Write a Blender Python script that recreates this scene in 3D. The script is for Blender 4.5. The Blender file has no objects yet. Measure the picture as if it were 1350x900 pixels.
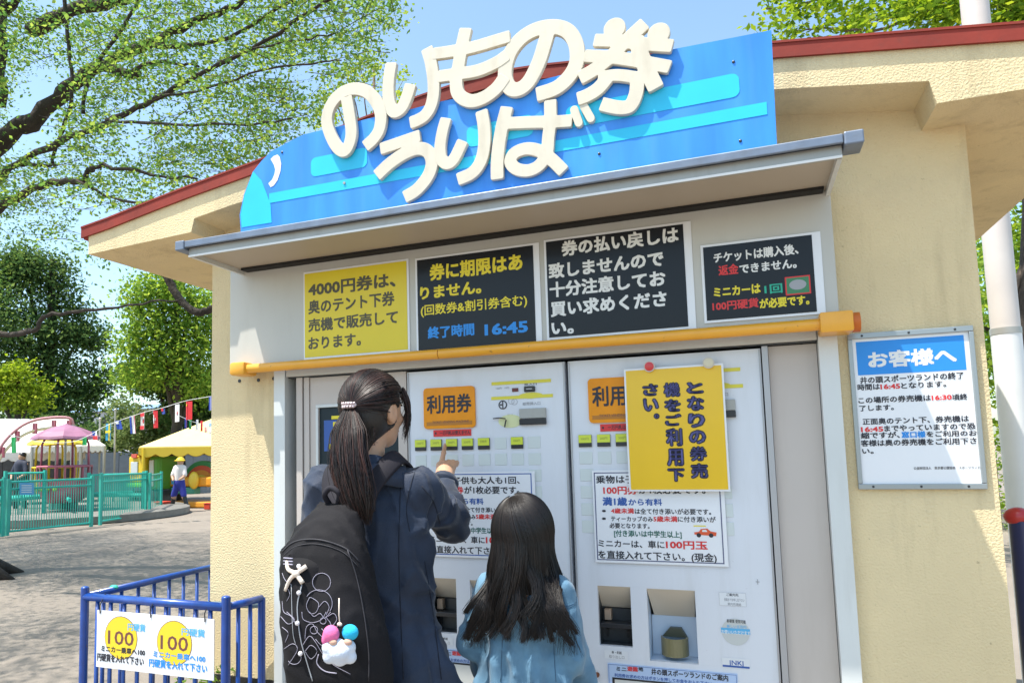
import bpy, bmesh, math, random
import numpy as np
from mathutils import Vector
from math import sin, cos, pi, sqrt, radians

random.seed(7); rng = np.random.default_rng(7)
SC = bpy.context.scene
COL = SC.collection

# ---------------------------------------------------------------- camera, sky, sun, exposure
CAM = np.array([0.0, -2.6, 1.38])
FPX, YAW, PITCH, ROLL, PCX, PCY = 975.2, -.3926, .095, -.0214, 575.0, 506.1
FWD = np.array([sin(YAW)*cos(PITCH), cos(YAW)*cos(PITCH), sin(PITCH)])
_r = np.array([cos(YAW), -sin(YAW), 0.0]); _u = np.cross(_r, FWD)
RIGHT = cos(ROLL)*_r + sin(ROLL)*_u
UP = -sin(ROLL)*_r + cos(ROLL)*_u
cd = bpy.data.cameras.new('camera'); cam = bpy.data.objects.new('camera', cd); COL.objects.link(cam)
cd.sensor_width = 36; cd.lens = FPX*36/1350
cd.shift_x = (675-PCX)/1350; cd.shift_y = (PCY-450)/1350
cd.clip_start = .05; cd.clip_end = 2000
from mathutils import Matrix
mw = Matrix(((RIGHT[0], UP[0], -FWD[0], CAM[0]), (RIGHT[1], UP[1], -FWD[1], CAM[1]), (RIGHT[2], UP[2], -FWD[2], CAM[2]), (0, 0, 0, 1)))
cam.matrix_world = mw
SC.camera = cam

SUN = np.array([1.14, 1.0, -3.8])            # direction the sunlight travels
sl = bpy.data.lights.new('sun', 'SUN'); sl.energy = 4.3; sl.angle = radians(.55); sl.color = (1, .955, .88)
so = bpy.data.objects.new('sun', sl); COL.objects.link(so); so.location = (-6, -6, 20)
so.rotation_euler = Vector(SUN).to_track_quat('-Z', 'Y').to_euler()
w = bpy.data.worlds.new('World'); SC.world = w; w.use_nodes = True
nt = w.node_tree
sky = nt.nodes.new('ShaderNodeTexSky'); sky.sky_type = 'NISHITA'; sky.sun_disc = False
sky.sun_elevation = math.atan2(3.8, math.hypot(1.14, 1.0)); sky.sun_rotation = math.atan2(-1.14, -1.0)
sky.air_density = 1.0; sky.dust_density = 1.6; sky.ozone_density = 1.0
bg = nt.nodes['Background']; bg.inputs[1].default_value = .15
tint = nt.nodes.new('ShaderNodeMix'); tint.data_type = 'RGBA'; tint.blend_type = 'MULTIPLY'; tint.inputs[0].default_value = 1
tint.inputs[7].default_value = (1.12, 1.22, 1.16, 1)
nt.links.new(sky.outputs[0], tint.inputs[6]); nt.links.new(tint.outputs[2], bg.inputs[0])
SC.view_settings.view_transform = 'Standard'; SC.view_settings.look = 'None'
SC.view_settings.exposure = .88; SC.view_settings.gamma = 1.0
SC.render.engine = 'CYCLES'
SC.cycles.use_denoising = True
SC.cycles.max_bounces = 8; SC.cycles.transparent_max_bounces = 8

def ray(x, y): return FWD + RIGHT*((x-PCX)/FPX) - UP*((y-PCY)/FPX)
def at(x, y, Y=0.0):                           # where the sight line of a photo pixel meets the plane y = Y
    d = ray(x, y); return CAM + d*((Y-CAM[1])/d[1])
def gnd(x, y, Z=0.0):                          # ... and the level z = Z
    d = ray(x, y); return CAM + d*((Z-CAM[2])/d[2])
def pix(P):
    P = np.asarray(P, float)-CAM; wv = P@FWD
    return PCX+FPX*(P@RIGHT)/wv, PCY-FPX*(P@UP)/wv, wv

# ---------------------------------------------------------------- object helpers
ORG = {}
def thing(name, label, cat, loc=(0, 0, 0), group=None, kind=None):
    o = bpy.data.objects.new(name, None); COL.objects.link(o); o.location = tuple(float(v) for v in loc)
    o.empty_display_size = .1
    ORG[o.name] = np.array(loc, float); tag(o, label, cat, group, kind); return o
def tag(o, label=None, cat=None, group=None, kind=None):
    if label: o['label'] = label
    if cat: o['category'] = cat
    if group: o['group'] = group
    if kind: o['kind'] = kind
    return o
def link(name, me, mat=None, parent=None, org=None, kind=None, smooth=False):
    """me has world coordinates; its origin is moved to org"""
    o = bpy.data.objects.new(name, me); COL.objects.link(o)
    n = len(me.vertices)
    co = np.empty(n*3, np.float32); me.vertices.foreach_get('co', co); co = co.reshape(-1, 3)
    if org is None: org = co.mean(0) if n else np.zeros(3)
    if n and parent is None and org is not None: pass
    org = np.array(org, float)
    co = co-org.astype(np.float32); me.vertices.foreach_set('co', co.ravel()); me.update()
    po = ORG[parent.name] if parent else np.zeros(3)
    ORG[o.name] = org
    if parent: o.parent = parent
    o.location = tuple(float(v) for v in (org-po))
    if mat and not me.materials: me.materials.append(mat)
    if kind: o['kind'] = kind
    if smooth:
        me.polygons.foreach_set('use_smooth', np.ones(len(me.polygons), bool))
    return o
def mesh_np(name, V, F, smooth=False):
    me = bpy.data.meshes.new(name)
    me.from_pydata([tuple(map(float, v)) for v in V], [], [tuple(map(int, f)) for f in F]); me.update()
    if smooth: me.polygons.foreach_set('use_smooth', np.ones(len(me.polygons), bool))
    return me
def mesh_fast(name, V, F):
    """V (n,3), F (m,k) with k constant"""
    V = np.asarray(V, np.float32); F = np.asarray(F, np.int32); me = bpy.data.meshes.new(name)
    me.vertices.add(len(V)); me.vertices.foreach_set('co', V.ravel())
    k = F.shape[1]; me.loops.add(F.size); me.loops.foreach_set('vertex_index', F.ravel())
    me.polygons.add(len(F)); me.polygons.foreach_set('loop_start', np.arange(0, F.size, k, dtype=np.int32))
    me.update(calc_edges=True); return me
class MB:
    """collects simple solids, all in world coordinates"""
    def __init__(s): s.bm = bmesh.new()
    def box(s, x0, x1, y0, y1, z0, z1, bevel=0):
        b = bmesh.new(); bmesh.ops.create_cube(b, size=1)
        for v in b.verts: v.co = ((x0+x1)/2+v.co.x*(x1-x0), (y0+y1)/2+v.co.y*(y1-y0), (z0+z1)/2+v.co.z*(z1-z0))
        if bevel: bmesh.ops.bevel(b, geom=list(b.edges), offset=bevel, segments=2, affect='EDGES', profile=.5)
        s._add(b); return s
    def _add(s, b):
        me = bpy.data.meshes.new('tmp'); b.to_mesh(me); b.free(); s.bm.from_mesh(me); bpy.data.meshes.remove(me)
    def poly(s, pts, axis_pts):
        """prism: pts front ring, axis_pts back ring (same order)"""
        a = [s.bm.verts.new(p) for p in pts]; c = [s.bm.verts.new(p) for p in axis_pts]; n = len(pts)
        s.bm.faces.new(a); s.bm.faces.new(c[::-1])
        for i in range(n): s.bm.faces.new((a[i], c[i], c[(i+1) % n], a[(i+1) % n]))
        return s
    def tube(s, pts, r, n=10, cap=True):
        pts = [Vector(tuple(float(q) for q in p)) for p in pts]
        rs = r if hasattr(r, '__len__') else [r]*len(pts)
        rings = []; ref = None
        for i, p in enumerate(pts):
            d = (pts[min(i+1, len(pts)-1)]-pts[max(i-1, 0)]).normalized()
            if ref is None:
                ref = Vector((0, 0, 1)) if abs(d.z) < .9 else Vector((1, 0, 0))
            a = d.cross(ref).normalized(); b = d.cross(a).normalized(); ref = -b if False else ref
            rings.append([s.bm.verts.new(p+(a*cos(2*pi*k/n)+b*sin(2*pi*k/n))*rs[i]) for k in range(n)])
        for i in range(len(pts)-1):
            for k in range(n):
                s.bm.faces.new((rings[i][k], rings[i][(k+1) % n], rings[i+1][(k+1) % n], rings[i+1][k]))
        if cap:
            s.bm.faces.new(rings[0][::-1]); s.bm.faces.new(rings[-1])
        return s
    def ball(s, c, r, sc=(1, 1, 1), seg=14):
        b = bmesh.new(); bmesh.ops.create_uvsphere(b, u_segments=seg, v_segments=max(6, seg//2+1), radius=r)
        for v in b.verts: v.co = (c[0]+v.co.x*sc[0], c[1]+v.co.y*sc[1], c[2]+v.co.z*sc[2])
        s._add(b); return s
    def lathe(s, c, prof, n=24):
        rings = []
        for r, z in prof:
            rings.append([s.bm.verts.new((c[0]+max(r, 1e-4)*cos(2*pi*k/n), c[1]+max(r, 1e-4)*sin(2*pi*k/n), c[2]+z)) for k in range(n)])
        for i in range(len(prof)-1):
            for k in range(n):
                s.bm.faces.new((rings[i][k], rings[i][(k+1) % n], rings[i+1][(k+1) % n], rings[i+1][k]))
        s.bm.faces.new(rings[0][::-1]); s.bm.faces.new(rings[-1]); return s
    def go(s, name, mat, parent=None, org=None, kind=None, smooth=False, autos=None):
        bmesh.ops.recalc_face_normals(s.bm, faces=s.bm.faces)
        me = bpy.data.meshes.new(name); s.bm.to_mesh(me); s.bm.free()
        o = link(name, me, mat, parent, org, kind, smooth)
        if autos:
            me.polygons.foreach_set('use_smooth', np.ones(len(me.polygons), bool))
            try: me.set_sharp_from_angle(angle=radians(autos))
            except Exception: pass
        return o

# ---------------------------------------------------------------- materials
def M(name, col, rough=.6, metal=0, bump=0, bscale=50, var=0, vscale=6, spec=.5, coat=0, detail=4, var2=None, dist=.002, stretch=None):
    m = bpy.data.materials.new(name); m.use_nodes = True; nt = m.node_tree; b = nt.nodes['Principled BSDF']
    b.inputs['Base Color'].default_value = (*col, 1); b.inputs['Roughness'].default_value = rough
    b.inputs['Metallic'].default_value = metal; b.inputs['Specular IOR Level'].default_value = spec
    if coat: b.inputs['Coat Weight'].default_value = coat; b.inputs['Coat Roughness'].default_value = .12
    tc = nt.nodes.new('ShaderNodeTexCoord')
    src = tc.outputs['Object']
    if stretch:
        mp = nt.nodes.new('ShaderNodeMapping'); mp.inputs['Scale'].default_value = stretch; nt.links.new(src, mp.inputs[0]); src = mp.outputs[0]
    if var:
        n = nt.nodes.new('ShaderNodeTexNoise'); n.inputs['Scale'].default_value = vscale; n.inputs['Detail'].default_value = 5
        nt.links.new(src, n.inputs['Vector'])
        r = nt.nodes.new('ShaderNodeValToRGB')
        r.color_ramp.elements[0].position = .3; r.color_ramp.elements[1].position = .72
        c2 = var2 or tuple(c*(1-var) for c in col)
        r.color_ramp.elements[0].color = (*c2, 1); r.color_ramp.elements[1].color = (*[min(1, c*(1+var*.35)) for c in col], 1)
        nt.links.new(n.outputs['Fac'], r.inputs[0]); nt.links.new(r.outputs[0], b.inputs['Base Color'])
    if bump:
        n = nt.nodes.new('ShaderNodeTexNoise'); n.inputs['Scale'].default_value = bscale; n.inputs['Detail'].default_value = detail
        nt.links.new(src, n.inputs['Vector'])
        bp = nt.nodes.new('ShaderNodeBump'); bp.inputs['Strength'].default_value = bump; bp.inputs['Distance'].default_value = dist
        nt.links.new(n.outputs['Fac'], bp.inputs['Height']); nt.links.new(bp.outputs[0], b.inputs['Normal'])
    return m
STUCCO = M('cream stucco', (.77, .625, .375), .95, bump=.75, bscale=150, var=.12, vscale=2.2, detail=7, dist=.006, spec=.2)
SOFFIT = M('smooth cream render', (.68, .50, .25), .85, bump=.35, bscale=40, var=.12, vscale=3, dist=.004, spec=.2)
RED = M('oxide red roof paint', (.27, .026, .012), .75, bump=.2, bscale=60, var=.25, vscale=8)
BLACK = M('black base paint', (.015, .013, .013), .7, bump=.4, bscale=60)
STEEL = M('painted grey steel', (.40, .395, .365), .42, metal=.25, bump=.06, bscale=40, var=.1, vscale=5)
GUTTER = M('galvanised gutter', (.20, .24, .31), .45, metal=.4, bump=.08, bscale=60, var=.22, vscale=14)
CANSOF = M('canopy soffit enamel', (.47, .40, .31), .5, bump=.05, bscale=20, var=.06, vscale=3)
PANEL = M('header enamel', (.55, .54, .49), .45, bump=.04, bscale=12, var=.06, vscale=2)
JAMB = M('pale jamb enamel', (.66, .68, .66), .45, var=.06, vscale=3)
BEIGE = M('beige side panel', (.56, .50, .45), .5, bump=.05, bscale=8, var=.06, vscale=2)
MACH = M('machine enamel', (.70, .725, .77), .33, bump=.03, bscale=6, var=.04, vscale=2, coat=.15)
MTRIM = M('machine trim', (.42, .42, .43), .4, metal=.4)
DARK = M('dark plastic', (.02, .021, .024), .35)
DARK2 = M('dark tray plastic', (.055, .06, .065), .4, var=.3, vscale=10)
WHITE = M('laminated white paper', (.80, .81, .83), .3, bump=.06, bscale=9, coat=.3)
WHITEP = M('white paint', (.8, .8, .78), .5, var=.05)
YPAPER = M('yellow laminated paper', (.76, .60, .015), .4, bump=.12, bscale=7, coat=.1, var=.06, vscale=5)
YPAPER2 = M('golden laminated paper', (.84, .52, .008), .35, bump=.16, bscale=6, coat=.15, var=.06, vscale=5)
BPAPER = M('black laminated paper', (.009, .010, .014), .3, bump=.22, bscale=9, coat=.12, spec=.25)
ORANGE = M('orange yellow enamel', (.86, .40, .03), .35, bump=.05, bscale=30, var=.1, vscale=9, coat=.2)
PLATE = M('orange plate', (.84, .30, .006), .4, var=.12, vscale=12, spec=.3)
TXK = M('black print', (.02, .02, .03), .5); TXD = M('dark grey print', (.085, .075, .04), .5)
TXY = M('yellow print', (.80, .66, .03), .5); TXW = M('white print', (.78, .78, .75), .5)
TXR = M('red print', (.68, .035, .035), .5); TXB = M('blue print', (.02, .26, .72), .5)
TXN = M('navy print', (.03, .10, .36), .5); TXG = M('green print', (.02, .42, .27), .5)
TXP = M('purple print', (.10, .10, .30), .5); TXGR = M('dim green print', (.05, .22, .10), .5)
TXBR = M('brown print', (.16, .06, .05), .5); TXO = M('faded blue print', (.10, .42, .72), .5)
GREYP = M('grey print', (.35, .36, .38), .5)
SIGNB = M('train sign blue', (.04, .29, .80), .42, bump=.03, bscale=6, var=.22, vscale=3.5, var2=(.025, .21, .72), stretch=(3, 1, .5))
SIGNC = M('train sign cyan', (.02, .56, .86), .42, var=.14, vscale=4)
CREAM = M('cream painted cut-out letter', (.66, .60, .48), .55, bump=.15, bscale=60, var=.08, vscale=9)
CREAMS = CREAM
BLUEP = M('gloss blue railing paint', (.010, .065, .32), .35, bump=.15, bscale=50, var=.25, vscale=20, coat=.4)
GREENF = M('turquoise fence paint', (.03, .42, .33), .4, var=.15, vscale=3)

def dirt(m, scale, lo, hi, col, k=.6, detail=8):
    """stains, chips and streaks that belong to the surface"""
    nt = m.node_tree; b = nt.nodes['Principled BSDF']; tc = nt.nodes.new('ShaderNodeTexCoord'); mp = nt.nodes.new('ShaderNodeMapping'); mp.inputs['Scale'].default_value = scale
    n = nt.nodes.new('ShaderNodeTexNoise'); n.inputs['Scale'].default_value = 1; n.inputs['Detail'].default_value = detail; n.inputs['Roughness'].default_value = .65
    r = nt.nodes.new('ShaderNodeMapRange'); r.inputs['From Min'].default_value = lo; r.inputs['From Max'].default_value = hi; r.inputs['To Max'].default_value = k
    mx = nt.nodes.new('ShaderNodeMix'); mx.data_type = 'RGBA'; mx.inputs[7].default_value = (*col, 1)
    nt.links.new(tc.outputs['Object'], mp.inputs[0]); nt.links.new(mp.outputs[0], n.inputs['Vector']); nt.links.new(n.outputs['Fac'], r.inputs['Value']); nt.links.new(r.outputs[0], mx.inputs[0])
    l = b.inputs['Base Color'].links
    if l: nt.links.new(l[0].from_socket, mx.inputs[6])
    else: mx.inputs[6].default_value = b.inputs['Base Color'].default_value[:]
    nt.links.new(mx.outputs[2], b.inputs['Base Color'])
dirt(STUCCO, (9, 9, 1.1), .52, .78, (.30, .22, .12), .45); dirt(STUCCO, (2.5, 2.5, 2.5), .55, .75, (.60, .49, .31), .5); dirt(STUCCO, (60, 60, 60), .66, .72, (.22, .16, .10), .5)
dirt(RED, (12, 12, 12), .55, .75, (.12, .03, .02), .6)
dirt(SIGNB, (14, 14, 1.2), .5, .8, (.10, .30, .70), .35); dirt(SIGNB, (40, 40, 40), .70, .76, (.16, .18, .25), .6)
dirt(CREAM, (22, 22, 5), .52, .8, (.40, .34, .24), .4)
dirt(BLUEP, (38, 38, 38), .64, .68, (.10, .05, .03), .8); dirt(BLUEP, (14, 14, 14), .6, .8, (.03, .20, .45), .5)
dirt(ORANGE, (40, 40, 40), .66, .70, (.25, .12, .04), .7); dirt(ORANGE, (9, 9, 9), .5, .8, (.62, .28, .03), .5)
dirt(GUTTER, (10, 10, 30), .5, .75, (.16, .15, .14), .5); dirt(STEEL, (18, 18, 3), .52, .8, (.24, .22, .18), .4)
dirt(PANEL, (7, 7, 1.5), .5, .8, (.38, .35, .28), .35); dirt(MACH, (14, 14, 2), .5, .8, (.46, .46, .44), .3); dirt(MACH, (70, 70, 70), .70, .74, (.30, .27, .24), .5)
dirt(JAMB, (14, 14, 2), .5, .8, (.42, .42, .38), .4); dirt(BEIGE, (10, 10, 1.5), .5, .8, (.40, .34, .28), .35); dirt(GREENF, (12, 12, 12), .62, .7, (.10, .12, .08), .5)

# ---------------------------------------------------------------- flat print: lettering
_tm = {}
def text_mesh(s, bold=.016, res=2):
    """glyphs of a line; bold strokes are the same glyphs struck again with small shifts"""
    if s not in _tm: _tm[s] = _text_mesh(s, res)
    V, F = _tm[s]
    if not len(V) or bold < .008: return V.copy(), F
    n = 8 if bold > .05 else 4; out = []; FF = []
    for i in range(n):
        a = 2*pi*(i+.5)/n; U = V.copy(); U[:, 0] += bold*1.15*cos(a); U[:, 1] += bold*1.15*sin(a); U[:, 2] = i*.00001
        FF += [tuple(q+i*len(V) for q in f) for f in F]; out.append(U)
    return np.concatenate(out), FF
def _text_mesh(s, res=2):
    c = bpy.data.curves.new('t', 'FONT'); c.body = s; c.size = 1; c.resolution_u = res
    o = bpy.data.objects.new('t', c); COL.objects.link(o)
    dg = bpy.context.evaluated_depsgraph_get()
    me = bpy.data.meshes.new_from_object(o.evaluated_get(dg))
    V = np.array([v.co[:] for v in me.vertices]); F = [tuple(p.vertices) for p in me.polygons]
    bpy.data.objects.remove(o); bpy.data.curves.remove(c); bpy.data.meshes.remove(me)
    return V, F
class Print:
    """flat print on a plane y = Y; lines are given where the photo shows them"""
    def __init__(s, Y): s.Y = Y; s.d = {}; s.k = 0
    def add(s, mat, V, F):
        L = s.d.setdefault(mat.name, [mat, [], [], 0]); L[1].append(V); L[2] += [tuple(i+L[3] for i in f) for f in F]; L[3] += len(V)
    def fit(s, txt, X0, X1, Z0, Z1, mat, bold=.016, dy=0.0, pad=False):
        V, F = text_mesh(txt, bold)
        if not len(V): return
        a, b = V.min(0), V.max(0)
        if pad: a[1], b[1] = -.1, .86
        U = np.empty_like(V)
        U[:, 0] = X0+(V[:, 0]-a[0])/(b[0]-a[0])*(X1-X0); U[:, 2] = Z0+(V[:, 1]-a[1])/(b[1]-a[1])*(Z1-Z0)
        s.k += 1; U[:, 1] = s.Y-dy-.00001*(s.k % 9)-V[:, 2]
        s.add(mat, U, F)
    def line(s, txt, x0, y0, x1, h, mat, bold=.016, shift=(0, 0), dy=0.0, pad=True):
        a = at(x0, y0, s.Y); b = at(x0, y0+h, s.Y); c = at(x1, y0, s.Y)
        s.fit(txt, a[0]+shift[0], c[0]+shift[0], b[2]+shift[1], a[2]+shift[1], mat, bold, dy, pad)
    def shape(s, P, mat, dy=0.0):
        V = np.array(P, float); s.k += 1; V[:, 1] = s.Y-dy-.00002*(s.k % 9); s.add(mat, V, [tuple(range(len(V)))])
    def rect(s, x0, x1, z0, z1, mat, dy=0.0): s.shape([(x0, 0, z0), (x1, 0, z0), (x1, 0, z1), (x0, 0, z1)], mat, dy)
    def disc(s, cx, cz, rx, rz, mat, dy=0.0, n=28): s.shape([(cx+rx*cos(2*pi*i/n), 0, cz+rz*sin(2*pi*i/n)) for i in range(n)], mat, dy)
    def ring(s, cx, cz, r0, r1, mat, n=28, dy=0.0, a0=0, a1=2*pi):
        V = []; F = []
        for i in range(n+1):
            a = a0+(a1-a0)*i/n; V += [(cx+r0*cos(a), s.Y-dy, cz+r0*sin(a)), (cx+r1*cos(a), s.Y-dy, cz+r1*sin(a))]
            if i: F.append((2*i-2, 2*i-1, 2*i+1, 2*i))
        s.add(mat, np.array(V), F)
    def frame(s, x0, x1, z0, z1, t, mat):
        for q in ((x0, x1, z0, z0+t), (x0, x1, z1-t, z1), (x0, x0+t, z0+t, z1-t), (x1-t, x1, z0+t, z1-t)): s.rect(*q, mat)
    def go(s, parent, name='lettering', names=None):
        for k, (mat, Vs, Fs, n) in s.d.items():
            link(name, mesh_np(name, np.concatenate(Vs), Fs), mat, parent)
def pr(x0, y0, x1, y1, Y, rel=None):
    a = at(x0, y0, Y); b = at(x1, y1, Y); return a[0], b[0], b[2], a[2]

# ---------------------------------------------------------------- implicit surfaces for bodies, clothes and soft things
def rcone(a, b, ra, rb):
    a = np.array(a, float); b = np.array(b, float)
    def f(P):
        ab = b-a; t = np.clip(((P-a)@ab)/(ab@ab), 0, 1)
        return np.linalg.norm(P-a-t[..., None]*ab, axis=-1)-(ra+(rb-ra)*t)
    f.bb = (np.minimum(a-ra, b-rb), np.maximum(a+ra, b+rb)); return f
def ell(c, r, rot=None):
    c = np.array(c, float); r = np.array(r, float)
    def f(P):
        Q = P-c
        if rot is not None: Q = Q@rot
        k = np.linalg.norm(Q/r, axis=-1); k2 = np.linalg.norm(Q/(r*r), axis=-1)+1e-9
        return k*(k-1)/k2
    m = r.max() if rot is not None else r
    f.bb = (c-m, c+m); return f
def rbox(c, h, rr, rot=None):
    c = np.array(c, float); h = np.array(h, float)
    def f(P):
        Q = P-c
        if rot is not None: Q = Q@rot
        q = np.abs(Q)-(h-rr)
        return np.linalg.norm(np.maximum(q, 0), axis=-1)+np.minimum(q.max(-1), 0)-rr
    m = np.linalg.norm(h) if rot is not None else h
    f.bb = (c-m, c+m); return f
def loft(secs):
    """a body of elliptical cross-sections: (z, cx, cy, rx, ry[, power])"""
    S = np.array([q[:5] for q in secs], float)
    S = S[np.argsort(S[:, 0])]
    def f(P):
        z = P[..., 2]; zc = np.clip(z, S[0, 0], S[-1, 0])
        cx, cy, rx, ry = (np.interp(zc, S[:, 0], S[:, i]) for i in range(1, 5))
        k = np.sqrt(((P[..., 0]-cx)/rx)**2+((P[..., 1]-cy)/ry)**2)+1e-9
        d = (k-1)*np.minimum(rx, ry); dz = np.abs(z-zc)
        return np.where(dz > 0, np.hypot(np.maximum(d, 0), dz)+np.minimum(d, 0)*0, d)
    m = max(S[:, 3].max(), S[:, 4].max())
    f.bb = (np.array([(S[:, 1]-S[:, 3]).min(), (S[:, 2]-S[:, 4]).min(), S[0, 0]]), np.array([(S[:, 1]+S[:, 3]).max(), (S[:, 2]+S[:, 4]).max(), S[-1, 0]]))
    return f
def smin(a, b, k): 
    h = np.clip(.5+.5*(b-a)/k, 0, 1); return b+(a-b)*h-k*h*(1-h)
def surf(name, fs, mat, parent=None, vox=.01, k=.02, disp=None, sub=None, org=None, cut=None, smooth_it=2):
    lo = np.min([f.bb[0] for f in fs], 0)-.03; hi = np.max([f.bb[1] for f in fs], 0)+.03
    n = np.ceil((hi-lo)/vox).astype(int)+1
    ax = [lo[i]+np.arange(n[i])*vox for i in range(3)]
    P = np.stack(np.meshgrid(*ax, indexing='ij'), -1).astype(np.float32)
    D = np.full(P.shape[:3], 9.0, np.float32)
    for f in fs:
        m = k*1.5+.02
        i0 = np.maximum(((f.bb[0]-m-lo)/vox).astype(int), 0); i1 = np.minimum(((f.bb[1]+m-lo)/vox).astype(int)+2, n)
        sl = tuple(slice(i0[i], i1[i]) for i in range(3))
        D[sl] = smin(D[sl], f(P[sl]), k)
    if sub:
        for f in sub: D = np.maximum(D, -f(P))
    if cut: D = np.maximum(D, cut(P))
    if disp: D = D-disp(P)
    ins = D < 0
    c = np.zeros(tuple(n-1), np.int8)
    for dx in (0, 1):
        for dy in (0, 1):
            for dz in (0, 1): c += ins[dx:n[0]-1+dx, dy:n[1]-1+dy, dz:n[2]-1+dz]
    act = (c > 0) & (c < 8); idx = np.argwhere(act); ID = np.full(act.shape, -1); ID[tuple(idx.T)] = np.arange(len(idx))
    acc = np.zeros((len(idx), 3)); cnt = np.zeros(len(idx))
    cor = [(x, y, z) for x in (0, 1) for y in (0, 1) for z in (0, 1)]
    for a in cor:
        for b in cor:
            if sum(b)-sum(a) == 1 and all(q >= p for p, q in zip(a, b)):
                da = D[tuple((idx+a).T)]; db = D[tuple((idx+b).T)]; mk = (da < 0) != (db < 0)
                t = np.where(mk, da/np.where(mk, da-db, 1), 0)
                pt = np.array(a)+t[:, None]*(np.array(b)-np.array(a)); acc += pt*mk[:, None]; cnt += mk
    V = lo+(idx+acc/np.maximum(cnt, 1)[:, None])*vox
    F = []
    for d in range(3):
        e = [0, 0, 0]; e[d] = 1; u = [0, 0, 0]; u[(d+1) % 3] = 1; v = [0, 0, 0]; v[(d+2) % 3] = 1
        A = ins[:n[0]-e[0], :n[1]-e[1], :n[2]-e[2]]; B = ins[e[0]:, e[1]:, e[2]:]
        s = np.argwhere(A != B); s = s[(s >= (np.array(u)+v)).all(1)]
        s = s[(s < np.array(ID.shape)).all(1)]
        q = np.stack([ID[tuple(s.T)], ID[tuple((s-u).T)], ID[tuple((s-u-np.array(v)).T)], ID[tuple((s-v).T)]], 1)
        fl = A[tuple(s.T)]; q[~fl] = q[~fl][:, ::-1]
        F.append(q[(q >= 0).all(1)])
    F = np.concatenate(F)
    E2 = np.concatenate([F[:, [0, 1]], F[:, [1, 2]], F[:, [2, 3]], F[:, [3, 0]]])
    for _ in range(smooth_it):
        sm = np.zeros_like(V); ct = np.zeros(len(V))
        np.add.at(sm, E2[:, 0], V[E2[:, 1]]); np.add.at(ct, E2[:, 0], 1); np.add.at(sm, E2[:, 1], V[E2[:, 0]]); np.add.at(ct, E2[:, 1], 1)
        V = V*.5+.5*sm/np.maximum(ct, 1)[:, None]
    me = mesh_fast(name, V, F)
    return link(name, me, mat, parent, org, smooth=True)
def vnoise(P, s, seed=0):
    """cheap smooth value noise"""
    r = np.random.default_rng(seed); G = r.random((16, 16, 16)).astype(np.float32)
    Q = P*np.array(s); i = np.floor(Q).astype(int); t = Q-i; t = t*t*(3-2*t); out = 0
    for dx in (0, 1):
        for dy in (0, 1):
            for dz in (0, 1):
                wgt = np.abs(1-dx-t[..., 0])*np.abs(1-dy-t[..., 1])*np.abs(1-dz-t[..., 2])
                out = out+wgt*G[(i[..., 0]+dx) % 16, (i[..., 1]+dy) % 16, (i[..., 2]+dz) % 16]
    return out-.5
def strands(name, curves, mat, parent, rad=.0016, sides=3, taper=.4, org=None):
    """curves: list of (k,3) arrays, all the same length"""
    C = np.array(curves, float); n, k, _ = C.shape
    T = np.gradient(C, axis=1); T /= np.linalg.norm(T, axis=-1, keepdims=True)+1e-9
    ref = np.array([.31, .77, .2]); A = np.cross(T, ref); A /= np.linalg.norm(A, axis=-1, keepdims=True)+1e-9; B = np.cross(T, A)
    t = np.linspace(0, 1, k); rr = rad*(1-(1-taper)*t**3)
    ang = 2*pi*np.arange(sides)/sides
    V = C[:, :, None, :]+(A[:, :, None, :]*np.cos(ang)[:, None]+B[:, :, None, :]*np.sin(ang)[:, None])*rr[None, :, None, None]
    V = V.reshape(-1, 3)
    base = (np.arange(n)*k*sides)[:, None, None]+(np.arange(k-1)*sides)[None, :, None]+np.arange(sides)[None, None, :]
    nx = (np.arange(n)*k*sides)[:, None, None]+(np.arange(k-1)*sides)[None, :, None]+((np.arange(sides)+1) % sides)[None, None, :]
    F = np.stack([base, nx, nx+sides, base+sides], -1).reshape(-1, 4)
    return link(name, mesh_fast(name, V, F), mat, parent, org, smooth=True)
# ================================================================ THE TICKET BOOTH
WL, WR = -2.14, .665                 # outer wall faces
EL, ER = -2.665, 1.065                # eave ends
YF, YB = -.20, 2.2
ZT = 2.20                            # where the openings' head box ends
booth = thing('ticket_booth', 'small cream stuccoed ticket booth with a low red edged gable roof', 'booth', (-.75, 1.0, 0))
JL, JO = -1.791, .281
def roofz(X, base=0.0):   # head wall only              # underside profile of the roof slab, slightly bowed gable
    t = abs(X+.70)/1.85
    return 2.545-.165*t**1.15+base
# walls: two front piers, head, sides and back, butted together
MB().box(WL, JL, 0, .16, 0, 2.46).go('wall', STUCCO, booth)
MB().box(JO, WR, 0, .16, 0, 2.46).go('wall', STUCCO, booth)
hd = [(JL, ZT), (JO, ZT), (JO, 2.47), (-.70, 2.62), (JL, 2.47)]
MB().poly([(x, 0, z) for x, z in hd], [(x, .16, z) for x, z in hd]).go('wall', STUCCO, booth)
MB().box(WL, WL+.16, .162, 2.0, 0, 2.42).go('wall', STUCCO, booth)
MB().box(WR-.16, WR, .162, 2.0, 0, 2.42).go('wall', STUCCO, booth)
MB().box(WL+.162, WR-.162, 1.84, 2.0, 0, 2.5).go('wall', STUCCO, booth)
# black painted base
MB().box(WL-.006, JL, -.008, 0.0, 0.0, .485).box(JO, WR+.006, -.008, 0, 0, .485).box(WL-.008, WL-.002, 0.0, 2.0, 0, .485).box(WR+.002, WR+.008, 0, 2.0, 0, .485).go('base_band', BLACK, booth)
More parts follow.
